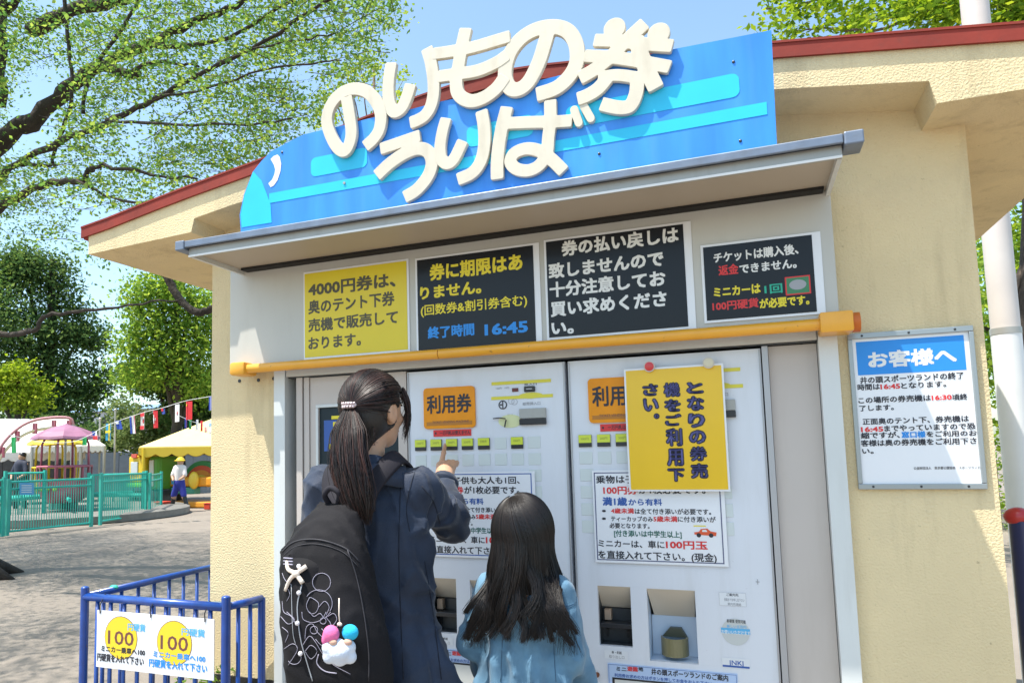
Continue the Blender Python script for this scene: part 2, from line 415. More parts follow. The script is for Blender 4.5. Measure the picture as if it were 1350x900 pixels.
# roof slab with thick haunched ends; the profile is the gable front seen in the photo
ctop = [at(x, y, YF-.03) for x, y in ((107, 297), (233, 246), (350, 203), (444, 164), (548, 123), (589, 109), (640, 93), (678, 84), (744, 77.5), (1017, 50), (1180, 37), (1350, 23))]
CTX = [p[0] for p in ctop]+[ER+.03]; CTZ = [p[2] for p in ctop]; CTZ.append(CTZ[-1]-(ER+.03-CTX[-2])*.16)
def captop(x): return float(np.interp(x, CTX, CTZ))
def bz_(x, y): return float(at(x, y, YF)[2])
def prof():
    l0, l1, l2, l3 = (at(*q, YF) for q in ((124.5, 334), (252, 306), (255, 288), (300, 272)))
    r0, r1, r2, r3 = (at(*q, YF) for q in ((1015, 118), (1224.7, 107), (1235.3, 136.4), (1350, 117)))
    d = captop(r0[0])-r0[2]
    mid = [(x, captop(x)-d) for x in np.linspace(l3[0], r0[0], 11)[1:-1]]
    bot = [(EL, l0[2]), (l1[0], l1[2]), (l2[0]+.004, l2[2]), (l3[0], l3[2])]+mid+[(r0[0], r0[2]), (r1[0], r1[2]), (r2[0], r2[2]), (ER, r3[2]-.003)]
    top = [(x, captop(x)-.029) for x in np.linspace(ER, EL, 24)]
    return bot, top
bt, tp = prof(); ring = bt+tp
mb = MB()
# the section is split into convex strips so that the end caps stay clean
def strip(pts, y0, y1): mb.poly([(x, y0, z) for x, z in pts], [(x, y1, z) for x, z in pts])
bm = mb.bm
def topz(x):
    X = [p[0] for p in tp][::-1]; Z = [p[1] for p in tp][::-1]; return float(np.interp(x, X, Z))
xs_all = [p[0] for p in bt]
vf = {}
def vv(x, y, z):
    k = (round(x, 5), round(y, 5), round(z, 5))
    if k not in vf: vf[k] = bm.verts.new(k)
    return vf[k]
def fc(*a):
    a = [q for i, q in enumerate(a) if q is not a[i-1]]
    try: bm.faces.new(a)
    except ValueError: pass
for (x0, z0), (x1, z1) in zip(bt[:-1], bt[1:]):
    fc(vv(x0, YF, z0), vv(x1, YF, z1), vv(x1, YF, topz(x1)), vv(x0, YF, topz(x0)))
    fc(vv(x0, YB, z0), vv(x0, YB, topz(x0)), vv(x1, YB, topz(x1)), vv(x1, YB, z1))
    fc(vv(x0, YF, z0), vv(x0, YB, z0), vv(x1, YB, z1), vv(x1, YF, z1))
    fc(vv(x0, YF, topz(x0)), vv(x1, YF, topz(x1)), vv(x1, YB, topz(x1)), vv(x0, YB, topz(x0)))
for x, z in (bt[0], bt[-1]):
    fc(vv(x, YF, z), vv(x, YF, topz(x)), vv(x, YB, topz(x)), vv(x, YB, z))
roof = mb.go('roof', STUCCO, booth)
# red metal cap that follows the gable
mb = MB(); cx_ = np.linspace(float(at(107, 297, YF-.012)[0]), ER+.03, 26)
def capz(x): return topz(min(max(x, EL), ER))
for (a, b) in zip(cx_[:-1], cx_[1:]):
    za, zb = capz(a), capz(b)
    mb.poly([(a, YF-.012, za-.024), (b, YF-.012, zb-.024), (b, YF-.012, zb+.020), (a, YF-.012, za+.020)],
            [(a, YF-.002, za-.024), (b, YF-.002, zb-.024), (b, YF-.002, zb+.020), (a, YF-.002, za+.020)])
    mb.poly([(a, YF-.015, za+.0205), (b, YF-.015, zb+.0205), (b, YF-.015, zb+.028), (a, YF-.015, za+.028)],
            [(a, YB+.03, za+.0205), (b, YB+.03, zb+.0205), (b, YB+.03, zb+.028), (a, YB+.03, za+.028)])
bmesh.ops.remove_doubles(mb.bm, verts=mb.bm.verts, dist=1e-5)
mb.go('roof_cap', RED, roof)
for x in (EL, ER):
    s = -1 if x < 0 else 1; z = capz(x)
    MB().box(min(x+s*.003, x+s*.028), max(x+s*.003, x+s*.028), YF-.002, YB, z-.03, z+.02).go('roof_cap', RED, roof)

# header box over the counters, jambs and rails
hx0, hx1, hz0, hz1, hz2 = -1.985, .287, 1.76, 2.17, -.075
MB().box(hx0, hx1, hz2, -.001, hz0, 2.19, bevel=.003).go('header_box', PANEL, booth)
MB().box(JL, -1.738, -.035, .09, 0, 1.757).go('door_jamb', JAMB, booth)
MB().box(.228, JO, -.035, .09, 0, 1.757).go('door_jamb', JAMB, booth)
MB().box(-1.736, .226, -.03, .02, 1.712, 1.757, bevel=.003).go('shutter_track', PANEL, booth)
MB().box(-1.736, .226, -.012, .02, 1.7075, 1.7115).go('track_shadow_gap', DARK, booth)
MB().box(-1.697, -1.669, -.012, .05, 0, 1.707).box(-1.664, -1.640, -.006, .05, 0, 1.707).go('side_mullion', BEIGE, booth)
MB().box(.066, .084, -.012, .05, 0, 1.705).go('side_mullion', MTRIM, booth)
MB().box(.086, .226, .012, .05, 0, 1.705).go('side_panel', BEIGE, booth)
MB().box(-1.736, .226, .55, .57, 0, 1.9).go('inner_partition', DARK, booth)
for px_, py_ in ((316, 502), (341, 501), (361, 499)):
    p = at(px_, py_, 0); MB().tube([(p[0], -.003, p[2]), (p[0], .002, p[2])], .0075, 10).go('bolt_hole', DARK, booth)

# canopy
canopy_y = -.40
cxl, cxr = at(249, 338, canopy_y)[0], at(1111, 207, canopy_y)[0]
czb = (at(249, 338, canopy_y)[2]+at(1111, 209, canopy_y)[2])/2
czt = (at(250, 322, canopy_y)[2]+at(1111, 180, canopy_y)[2])/2
canopy = thing('entrance_canopy', 'long shallow grey metal canopy over the ticket machines', 'canopy', ((cxl+cxr)/2, 0, czb))
MB().box(cxl+.012, cxr-.012, canopy_y+.014, -.002, czb+.018, czb+.024).go('soffit_panel', CANSOF, canopy)
MB().box(cxl, cxr, canopy_y, canopy_y+.012, czb, czt-.018, bevel=.002).go('fascia', STEEL, canopy)
MB().box(cxl+.001, cxr-.001, canopy_y-.004, canopy_y-.0005, czb-.001, czb+.006).go('drip_edge', WHITEP, canopy)
MB().box(cxl, cxl+.012, canopy_y+.013, -.002, czb, czt-.018).box(cxr-.012, cxr, canopy_y+.013, -.002, czb, czt-.018).go('end_plate', JAMB, canopy)
MB().box(cxl+.03, cxr-.02, -.122, -.0765, czb+.008, czb+.0175).go('rear_shade_strip', M('black painted shade', (.012, .011, .01), .8), canopy)  # black strip that paints in the shadow line between soffit and header box
MB().box(cxl-.012, cxr+.01, canopy_y-.012, -.002, czt-.016, czt-.002).go('top_sheet', GUTTER, canopy)
MB().box(cxl-.002, cxr+.002, canopy_y-.024, canopy_y-.0125, czt-.022, czt+.004, bevel=.003).go('gutter_lip', GUTTER, canopy)
for a, b in ((cxl-.045, cxl-.003), (cxr+.003, cxr+.05)):
    MB().box(a, b, canopy_y-.027, canopy_y+.06, czt-.030, czt+.007, bevel=.004).go('gutter_end_cap', GUTTER, canopy)

# yellow bar under the header
by = -.105
b0, b1 = at(330, 484, by), at(1082, 430, by); bz = (b0[2]+b1[2])/2
bar = thing('yellow_bar', 'long orange yellow tube with thick end sleeves running below the black notices', 'bar', ((b0[0]+b1[0])/2, by, bz))
for a, b in ((b0[0]-.02, -1.02), (-1.017, b1[0]+.03)):
    MB().tube([(a, by, bz), (b, by, bz)], .0185, 18).go('tube_section', ORANGE, bar, autos=40)
MB().box(b0[0]-.055-.03, b0[0]-.03+.02, by-.030, -.04, bz-.026, bz+.028, bevel=.011).go('end_sleeve', ORANGE, bar, autos=40)
MB().box(b1[0]-.004, b1[0]+.085, by-.034, -.04, bz-.03, bz+.032, bevel=.006).go('end_sleeve', ORANGE, bar, autos=40)
MB().tube([(b1[0]+.085, by+.01, bz), (b1[0]+.105, by+.01, bz)], .03, 16).go('end_cap', M('rust orange', (.55, .13, .01), .5), bar, autos=40)

# ---------------------------------------------------------------- train shaped sign with cut-out letters
SY = canopy_y+.022
outline = [(318, 301), (316, 283), (321.5, 257), (333, 227), (345, 212), (357, 200), (379, 188), (400, 177.5), (423, 172), (448, 166.5), (474, 159.5), (494, 154.5), (542, 144), (581, 134), (630, 124), (680, 114), (728, 102), (780, 90), (835, 77), (888, 65), (950, 53), (1017, 40), (1013, 110), (1008, 189)]
OP = [at(x, y, SY) for x, y in outline]
zb = czt-.001
for i in (0, len(OP)-1): OP[i][2] = zb
OP[-1][0] = OP[-3][0]-.006; OP[-2][0] = OP[-3][0]-.003
train = thing('train_shaped_signboard', 'long blue signboard cut like a rounded bullet train nose, standing on the canopy', 'sign', (-.8, SY, zb))
MB().poly([(p[0], SY, p[2]) for p in OP], [(p[0], SY+.012, p[2]) for p in OP]).go('board', SIGNB, train)
P_ = Print(SY-.0012)
def apoly(pts, mat, Y=None, dy=0):
    P_.shape([(at(x, y, SY)[0], 0, at(x, y, SY)[2]) for x, y in pts], mat, dy)
def rrect(x0, x1, ztl, zbl, mat, r=.02, slope=0.0):
    pts = []
    for cx, cz, a0 in ((x1-r, ztl-r, 0), (x0+r, ztl-r, 90), (x0+r, zbl+r, 180), (x1-r, zbl+r, 270)):
        for k in range(5):
            a = radians(a0+22.5*k); pts.append((cx+r*cos(a), 0, cz+r*sin(a)))
    P_.shape(pts, mat)
t0, t1 = at(411, 208, SY)[2], at(411, 235, SY)[2]
tR0, tR1 = at(973, 97, SY)[2], at(973, 126, SY)[2]
wt, wb = (t0+tR0)/2, (t1+tR1)/2
for a, b in ((410, 484), (616, 704), (748, 974)):
    rrect(at(a, 200, SY)[0], at(b, 190 if b < 800 else 100, SY)[0], wt, wb, SIGNC)
s0 = (at(352, 257, SY)[2]+at(1011, 133, SY)[2])/2; s1 = (at(357, 268, SY)[2]+at(1010, 151, SY)[2])/2
P_.rect(at(355, 260, SY)[0], at(1011, 140, SY)[0], s1, s0, SIGNC)
apoly([(334, 226), (345, 238), (352, 256), (357, 270), (358.5, 293.5), (319, 300), (317.5, 283), (322.7, 257)], SIGNC)
apoly([(357, 210), (361, 206), (366, 204), (369, 207), (371, 216), (370, 226), (366, 238), (361, 245), (357, 247), (354, 242), (359, 237), (362, 230), (363, 224), (361.5, 218)], WHITEP)
P_.go(train, 'painted_stripe')
for x, y in ((372, 201), (967, 82), (976, 186), (790, 203)):
    p = at(x, y, SY); 
    if p[2] > zb+.01: MB().ball((p[0], SY-.001, p[2]), .0045, (1, .5, 1), 8).go('screw', DARK, train)

def A(*p): return [(410+x/4.092, 50+y/4.092) for x, y in p]
def B(*p): return [(640+x/3.75, 10+y/3.75) for x, y in p]
LY = SY-.0125
def smooth_pts(p, n=5):
    p = np.array(p, float); out = []
    if len(p) < 3: return p
    q = np.vstack([2*p[0]-p[1], p, 2*p[-1]-p[-2]])
    for i in range(1, len(q)-2):
        for k in range(n):
            t = k/n; a, b, c, d = q[i-1], q[i], q[i+1], q[i+2]
            out.append(.5*((2*b)+(-a+c)*t+(2*a-5*b+4*c-d)*t*t+(-a+3*b-3*c+d)*t**3))
    out.append(q[-2]); return np.array(out)
def letter(strokes, dots=(), off=0.0, label=None):
    """strokes [(photo points, width in photo px)] on the letter plane -> one solid cut from sheet"""
    segs = []
    for st, wpx in strokes:
        sp = smooth_pts(st)
        W = np.array([at(x, y, LY)[[0, 2]] for x, y in sp])
        d = (CAM-np.array([W[:, 0].mean(), LY, W[:, 1].mean()])); sc = abs(np.linalg.norm(d))/FPX*.97
        segs.append((W, wpx/2*sc))
    cs = []
    for x, y, r in dots:
        p = at(x, y, LY); sc = np.linalg.norm(CAM-p)/FPX; cs.append((p[[0, 2]], r*sc))
    allp = np.concatenate([s for s, _ in segs]+[c[None] for c, _ in cs]); lo = allp.min(0)-.06; hi = allp.max(0)+.06
    h = .0028; nx, nz = ((hi-lo)/h).astype(int)+2
    X, Z = np.meshgrid(lo[0]+np.arange(nx)*h, lo[1]+np.arange(nz)*h, indexing='ij'); P = np.stack([X, Z], -1)
    D = np.full(X.shape, 9.0)
    for W, r in segs:
        m = len(W)-1; S = np.full(X.shape, 9.0)
        arc = np.concatenate([[0], np.cumsum(np.linalg.norm(np.diff(W, axis=0), axis=1))])
        ends = ((W[0], W[0]-W[1], 0.0), (W[-1], W[-1]-W[-2], arc[-1]))
        for i in range(m):
            a, b = W[i], W[i+1]; ab = b-a; t = np.clip(((P-a)@ab)/(ab@ab+1e-12), 0, 1)
            dd = np.linalg.norm(P-a-t[..., None]*ab, axis=-1)-r
            for e, d_, s0 in ends:                                   # square-cut stroke ends
                if abs((arc[i]+arc[i+1])/2-s0) < 1.6*r: dd = np.maximum(dd, (P-e)@(d_/np.linalg.norm(d_)))
            S = np.minimum(S, dd)
        D = np.minimum(D, S)
    for c, r in cs: D = np.minimum(D, np.linalg.norm(P-c, axis=-1)-r)
    # marching squares -> loops
    ins = D < 0; nxt = {}
    def ip(i, j, k, l):
        a, b = D[i, j], D[k, l]; t = a/(a-b); return (i+(k-i)*t, j+(l-j)*t)
    cells = np.argwhere(ins[:-1, :-1] | ins[1:, :-1] | ins[:-1, 1:] | ins[1:, 1:])
    segd = {}
    for i, j in cells:
        c = [(i, j), (i+1, j), (i+1, j+1), (i, j+1)]; f = [bool(ins[q]) for q in c]
        if all(f): continue
        cr = []
        for e in range(4):
            a, b = c[e], c[(e+1) % 4]
            if f[e] != f[(e+1) % 4]:
                key = tuple(sorted((a, b))); pt = ip(*a, *b); cr.append((key, pt, f[e]))
        outs = [q for q in cr if q[2]]; ins_ = [q for q in cr if not q[2]]
        for q in outs:
            # leave from inside->outside edge to the next outside->inside edge
            idx = cr.index(q); r = cr[(idx+1) % len(cr)]
            segd[q[0]] = (r[0], q[1])
    loops = []
    while segd:
        k0 = next(iter(segd)); k = k0; lp = []
        while k in segd:
            nk, pt = segd.pop(k); lp.append(pt); k = nk
        if len(lp) > 8: loops.append(np.array(lp))
    cu = bpy.data.curves.new('letter', 'CURVE'); cu.dimensions = '2D'; cu.fill_mode = 'BOTH'; cu.extrude = .0075; cu.bevel_depth = .0009; cu.bevel_resolution = 1
    for lp in loops:
        q = lo+lp*h
        q = (np.roll(q, 1, 0)+2*q+np.roll(q, -1, 0))/4
        q = q[::2]
        sp = cu.splines.new('POLY'); sp.points.add(len(q)-1); sp.use_cyclic_u = True
        for n_, pt in enumerate(q): sp.points[n_].co = (pt[0], pt[1], 0, 1)
    o = bpy.data.objects.new('t', cu); COL.objects.link(o)
    me = bpy.data.meshes.new_from_object(o.evaluated_get(bpy.context.evaluated_depsgraph_get())); bpy.data.objects.remove(o)
    V = np.empty(len(me.vertices)*3, np.float32); me.vertices.foreach_get('co', V); V = V.reshape(-1, 3)
    U = np.stack([V[:, 0], LY+off-V[:, 2], V[:, 1]], 1); me.vertices.foreach_set('co', U.astype(np.float32).ravel()); me.update()
    o = link('letter', me, CREAM, train)
    me.materials.clear(); me.materials.append(CREAM)
    if label: o['label'] = label
wA, wB = 15.4, 17.6
letter([(A((196, 325), (213, 430), (222, 520), (205, 590), (178, 614), (140, 585), (103, 510), (90, 440), (112, 365), (165, 305), (232, 280), (300, 292), (350, 340), (380, 410), (375, 490), (345, 545), (297, 590)), wA)], label='first hiragana no')
letter([(A((437, 140), (424, 220), (420, 300), (428, 365), (452, 402), (488, 385), (515, 335), (541, 255)), wA), (A((628, 62), (648, 130), (662, 220), (664, 300), (650, 370), (620, 420), (580, 447), (538, 463)), wA)], off=.0012)
letter([(A((838, -45), (815, 60), (800, 150), (786, 240), (800, 310), (860, 345), (930, 330), (1000, 280), (1050, 215)), 16.3), (A((662, 92), (760, 78), (880, 55), (1040, 8), (1075, -2)), 14.5), (A((690, 214), (790, 200), (900, 182), (1000, 140), (1062, 98)), 15)], off=.0006)
letter([(B((315, 105), (292, 190), (262, 280), (215, 370), (165, 408), (120, 398), (98, 335), (118, 240), (175, 160), (255, 112), (345, 100), (412, 125), (450, 190), (452, 275), (415, 345), (350, 402), (255, 435)), wB)], off=.0018, label='second, larger hiragana no')
letter([(B((540, 168), (650, 172), (800, 188), (925, 196)), 15), (B((492, 245), (620, 252), (760, 272), (912, 300)), 15), (B((790, 85), (700, 168), (620, 250), (545, 310), (468, 355)), 16.5), (B((745, 160), (785, 280), (845, 405)), 18), (B((560, 352), (650, 340), (750, 352)), 14), (B((752, 330), (748, 420), (722, 485), (690, 500), (640, 497), (575, 482)), 16.5), (B((610, 345), (560, 405), (505, 440), (458, 458)), 16.5)], dots=[(640+640/3.75, 10+110/3.75, 12.2), (640+858/3.75, 10+135/3.75, 12.2)], off=0.0, label='kanji for ticket with two round dots')
letter([(A((378, 602), (480, 568), (590, 530)), 15), (A((358, 745), (430, 678), (510, 625), (580, 600), (632, 615), (655, 670), (635, 745), (575, 820), (508, 862)), 16.4)], off=.0022)
letter([(A((732, 438), (712, 510), (700, 590), (706, 655), (738, 682), (775, 655), (822, 560)), 15), (A((922, 398), (936, 480), (938, 580), (918, 670), (872, 732), (795, 768)), 16)], off=.0008)
letter([(B((108, 495), (86, 580), (68, 680), (60, 770), (60, 850)), 16.5), (B((108, 575), (220, 570), (330, 568), (428, 562)), 15), (B((322, 462), (322, 560), (312, 650), (305, 720), (270, 780), (215, 808), (155, 800), (125, 765), (145, 722), (205, 700), (270, 712), (330, 755), (388, 812)), 15.5), (B((440, 508), (463, 574)), 9.5), (B((488, 492), (522, 552)), 9.5)], off=.0028)
for x, y in ((452, 240), (620, 130), (700, 100), (820, 80), (560, 230), (690, 190)):
    p = at(x, y, LY); MB().tube([(p[0], LY+.008, p[2]), (p[0], SY, p[2])], .005, 8).go('standoff', STEEL, train)

# ---------------------------------------------------------------- notices on the header
HY = hz2-.004
def sheet(nm, label, cat, tl, br, mat, rim_l, rim_r, rim_t=3, rim_b=3, Y=HY, group=None, clips=True):
    x0, x1, z0, z1 = pr(*tl, *br, Y)
    k = .0027
    t = thing(nm, label, cat, ((x0+x1)/2, Y, z0), group)
    MB().box(x0-rim_l*k, x1+rim_r*k, Y-.0008, Y+.0035, z0-rim_b*k, z1+rim_t*k, bevel=.0005).go('laminated_backing', WHITE, t)
    MB().box(x0, x1, Y-.0022, Y-.0010, z0, z1).go('paper', mat, t)
    return t, Print(Y-.0026)
def c7(x, y): return 300+x/3.214, 280+y/3.214
def c8(x, y): return 700+x/3.14, 270+y/3.14
t, P_ = sheet('ticket_notice', 'yellow notice about 4000 yen tickets, leftmost on the header above the machines', 'notice', c7(327, 262), c7(765, 580), YPAPER, 2, 3)
L7 = lambda s, x, y, x1, h, m, b=.034, P=None: P_.line(s, *c7(x, y), c7(x1, 0)[0], h/3.214, m, b)
L8 = lambda s, x, y, x1, h, m, b=.036: P_.line(s, *c8(x, y), c8(x1, 0)[0], h/3.14, m, b)
L7('4000円券は、', 342, 298, 712, 60, TXD, .04); L7('奥のテント下券', 342, 374, 708, 58, TXD); L7('売機で販売して', 342, 452, 722, 55, TXD); L7('おります。', 342, 528, 565, 55, TXD)
P_.go(t)
t, P_ = sheet('ticket_notice', 'black notice with yellow lettering and a blue 16:45 closing time', 'notice', c7(803, 204), c7(1308, 545), BPAPER, 3, 8)
L7('券に期限はあ', 855, 222, 1250, 68, TXY, .042); L7('りません。', 815, 315, 1075, 56, TXY, .04); L7('(回数券&割引券含む)', 818, 393, 1270, 46, TXY, .02); L7('終了時間', 848, 486, 1045, 50, TXB, .04); L7('16:45', 1088, 466, 1272, 60, TXB, .04)
P_.go(t)
t, P_ = sheet('ticket_notice', 'largest black notice, five lines of white lettering, right of the yellow lettered one', 'notice', c8(62, 155), c8(652, 503), BPAPER, 3, 9)
L8('券の払い戻しは', 125, 152, 612, 62, TXW, .042); L8('致しませんので', 72, 245, 550, 62, TXW, .042); L8('十分注意してお', 76, 322, 558, 62, TXW, .042); L8('買い求めくださ', 80, 402, 562, 62, TXW, .042); L8('い。', 84, 482, 176, 58, TXW, .042)
P_.go(t)
t, P_ = sheet('ticket_notice', 'smaller black notice with a little balloon picture at the right end of the header', 'notice', c8(712, 178), c8(1184, 442), BPAPER, 3, 9)
L8('チケットは購入後、', 755, 200, 1108, 42, TXW, .036); L8('返金', 775, 252, 858, 42, TXR, .035); L8('できません。', 862, 246, 1100, 40, TXW, .036)
L8('ミニカーは', 755, 342, 950, 42, TXY, .042); L8('1回', 965, 330, 1040, 40, TXG, .03); L8('100円硬貨', 750, 402, 942, 38, TXR, .035); L8('が必要です。', 945, 390, 1152, 40, TXY, .042)
q = (*c8(1050, 300), *c8(1160, 366)); x0, x1, z0, z1 = pr(*q, P_.Y); P_.rect(x0, x1, z0, z1, TXR); P_.rect(x0+.004, x1-.004, z0+.004, z1-.004, TXGR, dy=.0003); P_.disc((x0+x1)/2, (z0+z1)/2+.002, .024, .016, GREYP, dy=.0006)
P_.go(t)

# notice board on the right wall
bx0, bz1 = at(1116, 440)[0], (at(1116, 440)[2]+at(1280, 431)[2])/2; bx1 = at(1291, 540)[0]; bz0 = (at(1128, 643)[2]+at(1302, 646)[2])/2
board = thing('notice_board', 'framed blue headed white poster on the cream wall right of the machines', 'notice board', ((bx0+bx1)/2, -.01, bz0))
fr = M('board frame aluminium', (.34, .37, .38), .35, metal=.6)
for q in ((bx0, bx1, bz0, bz0+.017), (bx0, bx1, bz1-.017, bz1), (bx0, bx0+.012, bz0+.0175, bz1-.0175), (bx1-.012, bx1, bz0+.0175, bz1-.0175)):
    MB().box(q[0], q[1], -.016, -.001, q[2], q[3], bevel=.002).go('frame_rail', fr, board)
for fx in (.12, .5, .86):
    for z in (bz0+.0085, bz1-.0085): MB().ball((bx0+fx*(bx1-bx0), -.0165, z), .0035, (1, .4, 1), 8).go('screw', DARK, board)
MB().box(bx0+.012, bx1-.012, -.008, -.002, bz0+.017, bz1-.017).go('poster', WHITE, board)
P_ = Print(-.0086)
def cr(x, y): return 1080+x/1.8, 400+y/1.8
hb = pr(*cr(76, 90), *cr(348, 172), -.0086); P_.rect(bx0+.022, bx1-.024, at(*cr(76, 172))[2], bz1-.026, TXB)
def LR(s, x, y, x1, h, m, b=.022): P_.line(s, *cr(x, y), cr(x1, 0)[0], h/1.8, m, b, dy=.0004, shift=(.0095, 0))
LR('お客様へ', 106, 116, 316, 38, TXW, .042)
LR('井の頭スポーツランドの終了', 88, 175, 334, 16, TXK, .03); LR('時間は', 82, 192, 135, 15, TXK, .03); LR('16:45', 136, 190, 183, 15, TXR, .04); LR('となります。', 185, 188, 292, 15, TXK, .03)
LR('この場所の券売機は', 84, 223, 256, 15, TXK, .03); LR('16:30', 257, 216, 305, 15, TXR, .04); LR('頃終', 306, 215, 342, 15, TXK, .03); LR('了します。', 86, 242, 168, 14, TXK, .03)
LR('正面奥のテント下、券売機は', 94, 273, 346, 15, TXK, .03); LR('16:45', 90, 291, 143, 15, TXR, .04); LR('までやっていますので恐', 145, 289, 361, 15, TXK, .03)
LR('縮ですが、', 90, 306, 182, 15, TXK, .03); LR('窓口様', 186, 304, 243, 15, TXB, .05); LR('をご利用のお', 245, 303, 364, 14, TXK, .03)
LR('客様は奥の券売機をご利用下さ', 90, 324, 364, 15, TXK, .03); LR('い。', 93, 343, 120, 14, TXK, .03)
LR('公益財団法人　東京都公園協会　スポーツランド', 215, 387, 372, 7, TXK, .01)
P_.go(board)

# ---------------------------------------------------------------- ticket machines
MX = {2: (-.5675, .0625), 1: (-.5675-.6295, .0625-.6295-.012)}
DX = {2: 0.0, 1: -.6295}
LBL = {1: 'pale ticket vending machine in the middle, the one the woman points at', 2: 'right hand ticket vending machine with the golden notice hung over its front'}
def c3(x, y): return 540+x/5, 460+y/5
def cb(x, y): return 740+x/4.219, 740+y/4.219
YM = 0.0
def bp(bx, Y, inset=.0):                 # px rect -> world, on the machine face
    return pr(*bx, Y)
def machine(k):
    x0, x1 = MX[k]; dx = DX[k]; d1 = dx+.6295      # shift for things measured on machine 1 / 2
    t = thing('ticket_machine', LBL[k], 'ticket machine', ((x0+x1)/2, .2, 0), 'white ticket vending machines')
    # the cabinet front is cut out round the two trays
    a0, a1, az0, az1 = pr(*cb(200, 132), *cb(398, 478), YM); b0, b1, bz0_, bz1_ = pr(*cb(474, 148), *cb(764, 572), YM)
    a0 += dx; a1 += dx; b0 += dx; b1 += dx
    ZTOP = 1.700; zt = max(az1, bz1_); zl = min(az0, bz0_)
    mb = MB()
    mb.box(x0, x1, YM, YM+.02, zt, ZTOP).box(x0, x1, YM, YM+.02, 0.02, zl)
    mb.box(x0, a0, YM, YM+.02, zl+.0001, zt-.0001).box(a1, b0, YM, YM+.02, zl+.0001, zt-.0001).box(b1, x1, YM, YM+.02, zl+.0001, zt-.0001)
    if az0 > zl: mb.box(a0, a1, YM, YM+.02, zl+.0001, az0)
    if bz0_ > zl: mb.box(b0, b1, YM, YM+.02, zl+.0001, bz0_)
    if az1 < zt: mb.box(a0, a1, YM, YM+.02, az1, zt-.0001)
    if bz1_ < zt: mb.box(b0, b1, YM, YM+.02, bz1_, zt-.0001)
    mb.go('door_front', MACH, t)
    MB().box(x0, x0+.02, YM+.021, .5, .02, ZTOP).box(x1-.02, x1, YM+.021, .5, .02, ZTOP).box(x0+.021, x1-.021, .48, .5, .02, ZTOP).box(x0+.021, x1-.021, YM+.021, .479, ZTOP-.02, ZTOP).go('cabinet', MACH, t)
    MB().box(x0+.001, x0+.006, -.004, -.0005, .05, ZTOP-.004).box(x1-.006, x1-.001, -.004, -.0005, .05, ZTOP-.004).go('door_trim', MTRIM, t)
    # plate
    X0, X1, Z0, Z1 = pr(558.2, 512, 627, 563, YM-.006); X0 += d1; X1 += d1
    rp = [(cx+.014*cos(radians(a0+18*j)), cz+.014*sin(radians(a0+18*j))) for cx, cz, a0 in ((X1-.014, Z1-.014, 0), (X0+.014, Z1-.014, 90), (X0+.014, Z0+.014, 180), (X1-.014, Z0+.014, 270)) for j in range(6)]
    MB().poly([(x, YM-.008, z) for x, z in rp], [(x, YM-.0005, z) for x, z in rp]).go('name_plate', PLATE, t)
    P = Print(YM-.0092); pl = lambda s, x, y, xx, h, m, b=.02: P.line(s, *c3(x, y), c3(xx, 0)[0], h/5, m, b, shift=(d1, 0))
    pl('利用券', 112, 306, 406, 122, TXK, .026)
    P.rect(X0+.012, X1-.012, Z0+.012, Z0+.0125+.013, M('brown plate band', (.45, .17, .01), .4)); pl('TICKET VENDING MACHINE', 150, 472, 390, 20, TXBR, .01)
    P.go(t)
    X0, X1, Z0, Z1 = pr(*c3(158, 534), *c3(408, 570), YM); 
    MB().box(X0+d1, X1+d1, YM-.0025, YM-.0004, Z0, Z1).go('red_strip', TXR, t)
    P = Print(YM-.003); P.line('※　一万円札は使えません', *c3(166, 540), c3(400, 0)[0], 28/5, TXK, .02, shift=(d1, 0)); P.go(t)
    # buttons: a grid of eight columns
    cxs = []
    for px_ in (38, 140, 242, 345, 452, 560, 670, 780): cxs.append(at(*c3(px_, 600), YM)[0]+d1)
    wz1, wz0 = at(*c3(80, 597), YM)[2], at(*c3(80, 670), YM)[2]; bw = .0455; bh = wz1-wz0
    for r in range(7):
        for c in range(8):
            zx = cxs[c]; z1 = wz1-r*(bh*1.40); z0 = z1-bh
            if r == 0 and c in (0, 1, 2, 3, 4, 6):
                o = MB().box(zx, zx+bw, YM-.006, YM-.0005, z0, z1, bevel=.0012).go('ticket_button', DARK, t)
                MB().box(zx+.0006, zx+bw-.0006, YM-.0072, YM-.0062, z0+bh*.34, z1-.0006).go('price_label', M('lime label %d' % c if False else 'lime label', (.62, .70, .05), .4) if 'lime label' not in bpy.data.materials else bpy.data.materials['lime label'], o)
                P = Print(YM-.0076); P.fit(['100円', '200円', '300円', '500円', '回数券', '割引券', '1000円', ''][c], zx+.010, zx+bw-.010, z0+bh*.56, z1-bh*.20, bpy.data.materials.get('olive print') or M('olive print', (.28, .30, .05), .5), .0, pad=True); P.go(o)
            elif r < 2 or (c in (0, 7) and r < 6) or r == 5 and c == 6:
                MB().box(zx, zx+bw, YM-.0016, YM-.0003, z0, z1, bevel=.0007).go('blank_button', bpy.data.materials.get('blank button') or M('blank button', (.62, .67, .65), .35), t)
    # money section, upper right
    P = Print(YM-.0015); S = lambda x0_, y0_, x1_, y1_: tuple(v+(d1 if i < 2 else 0) for i, v in enumerate(pr(*c3(x0_, y0_), *c3(x1_, y1_), YM)))
    yl = bpy.data.materials.get('yellow marker') or M('yellow marker', (.72, .64, .06), .5)
    pal = bpy.data.materials.get('faded lime tint') or M('faded lime tint', (.68, .70, .38), .5)
    for q in ((540, 206, 932, 206), (538, 305, 945, 305)):
        a = S(*q[:2], *q[2:]); P.rect(a[0], a[1], a[2]-.006, a[2]+.006, yl)
    a = S(700, 300, 900, 330); P.disc((a[0]+a[1])/2, a[3]-.006, .045, .011, yl)
    a = S(560, 420, 770, 530); P.disc((a[0]+a[1])/2, (a[2]+a[3])/2, .045, .024, pal)
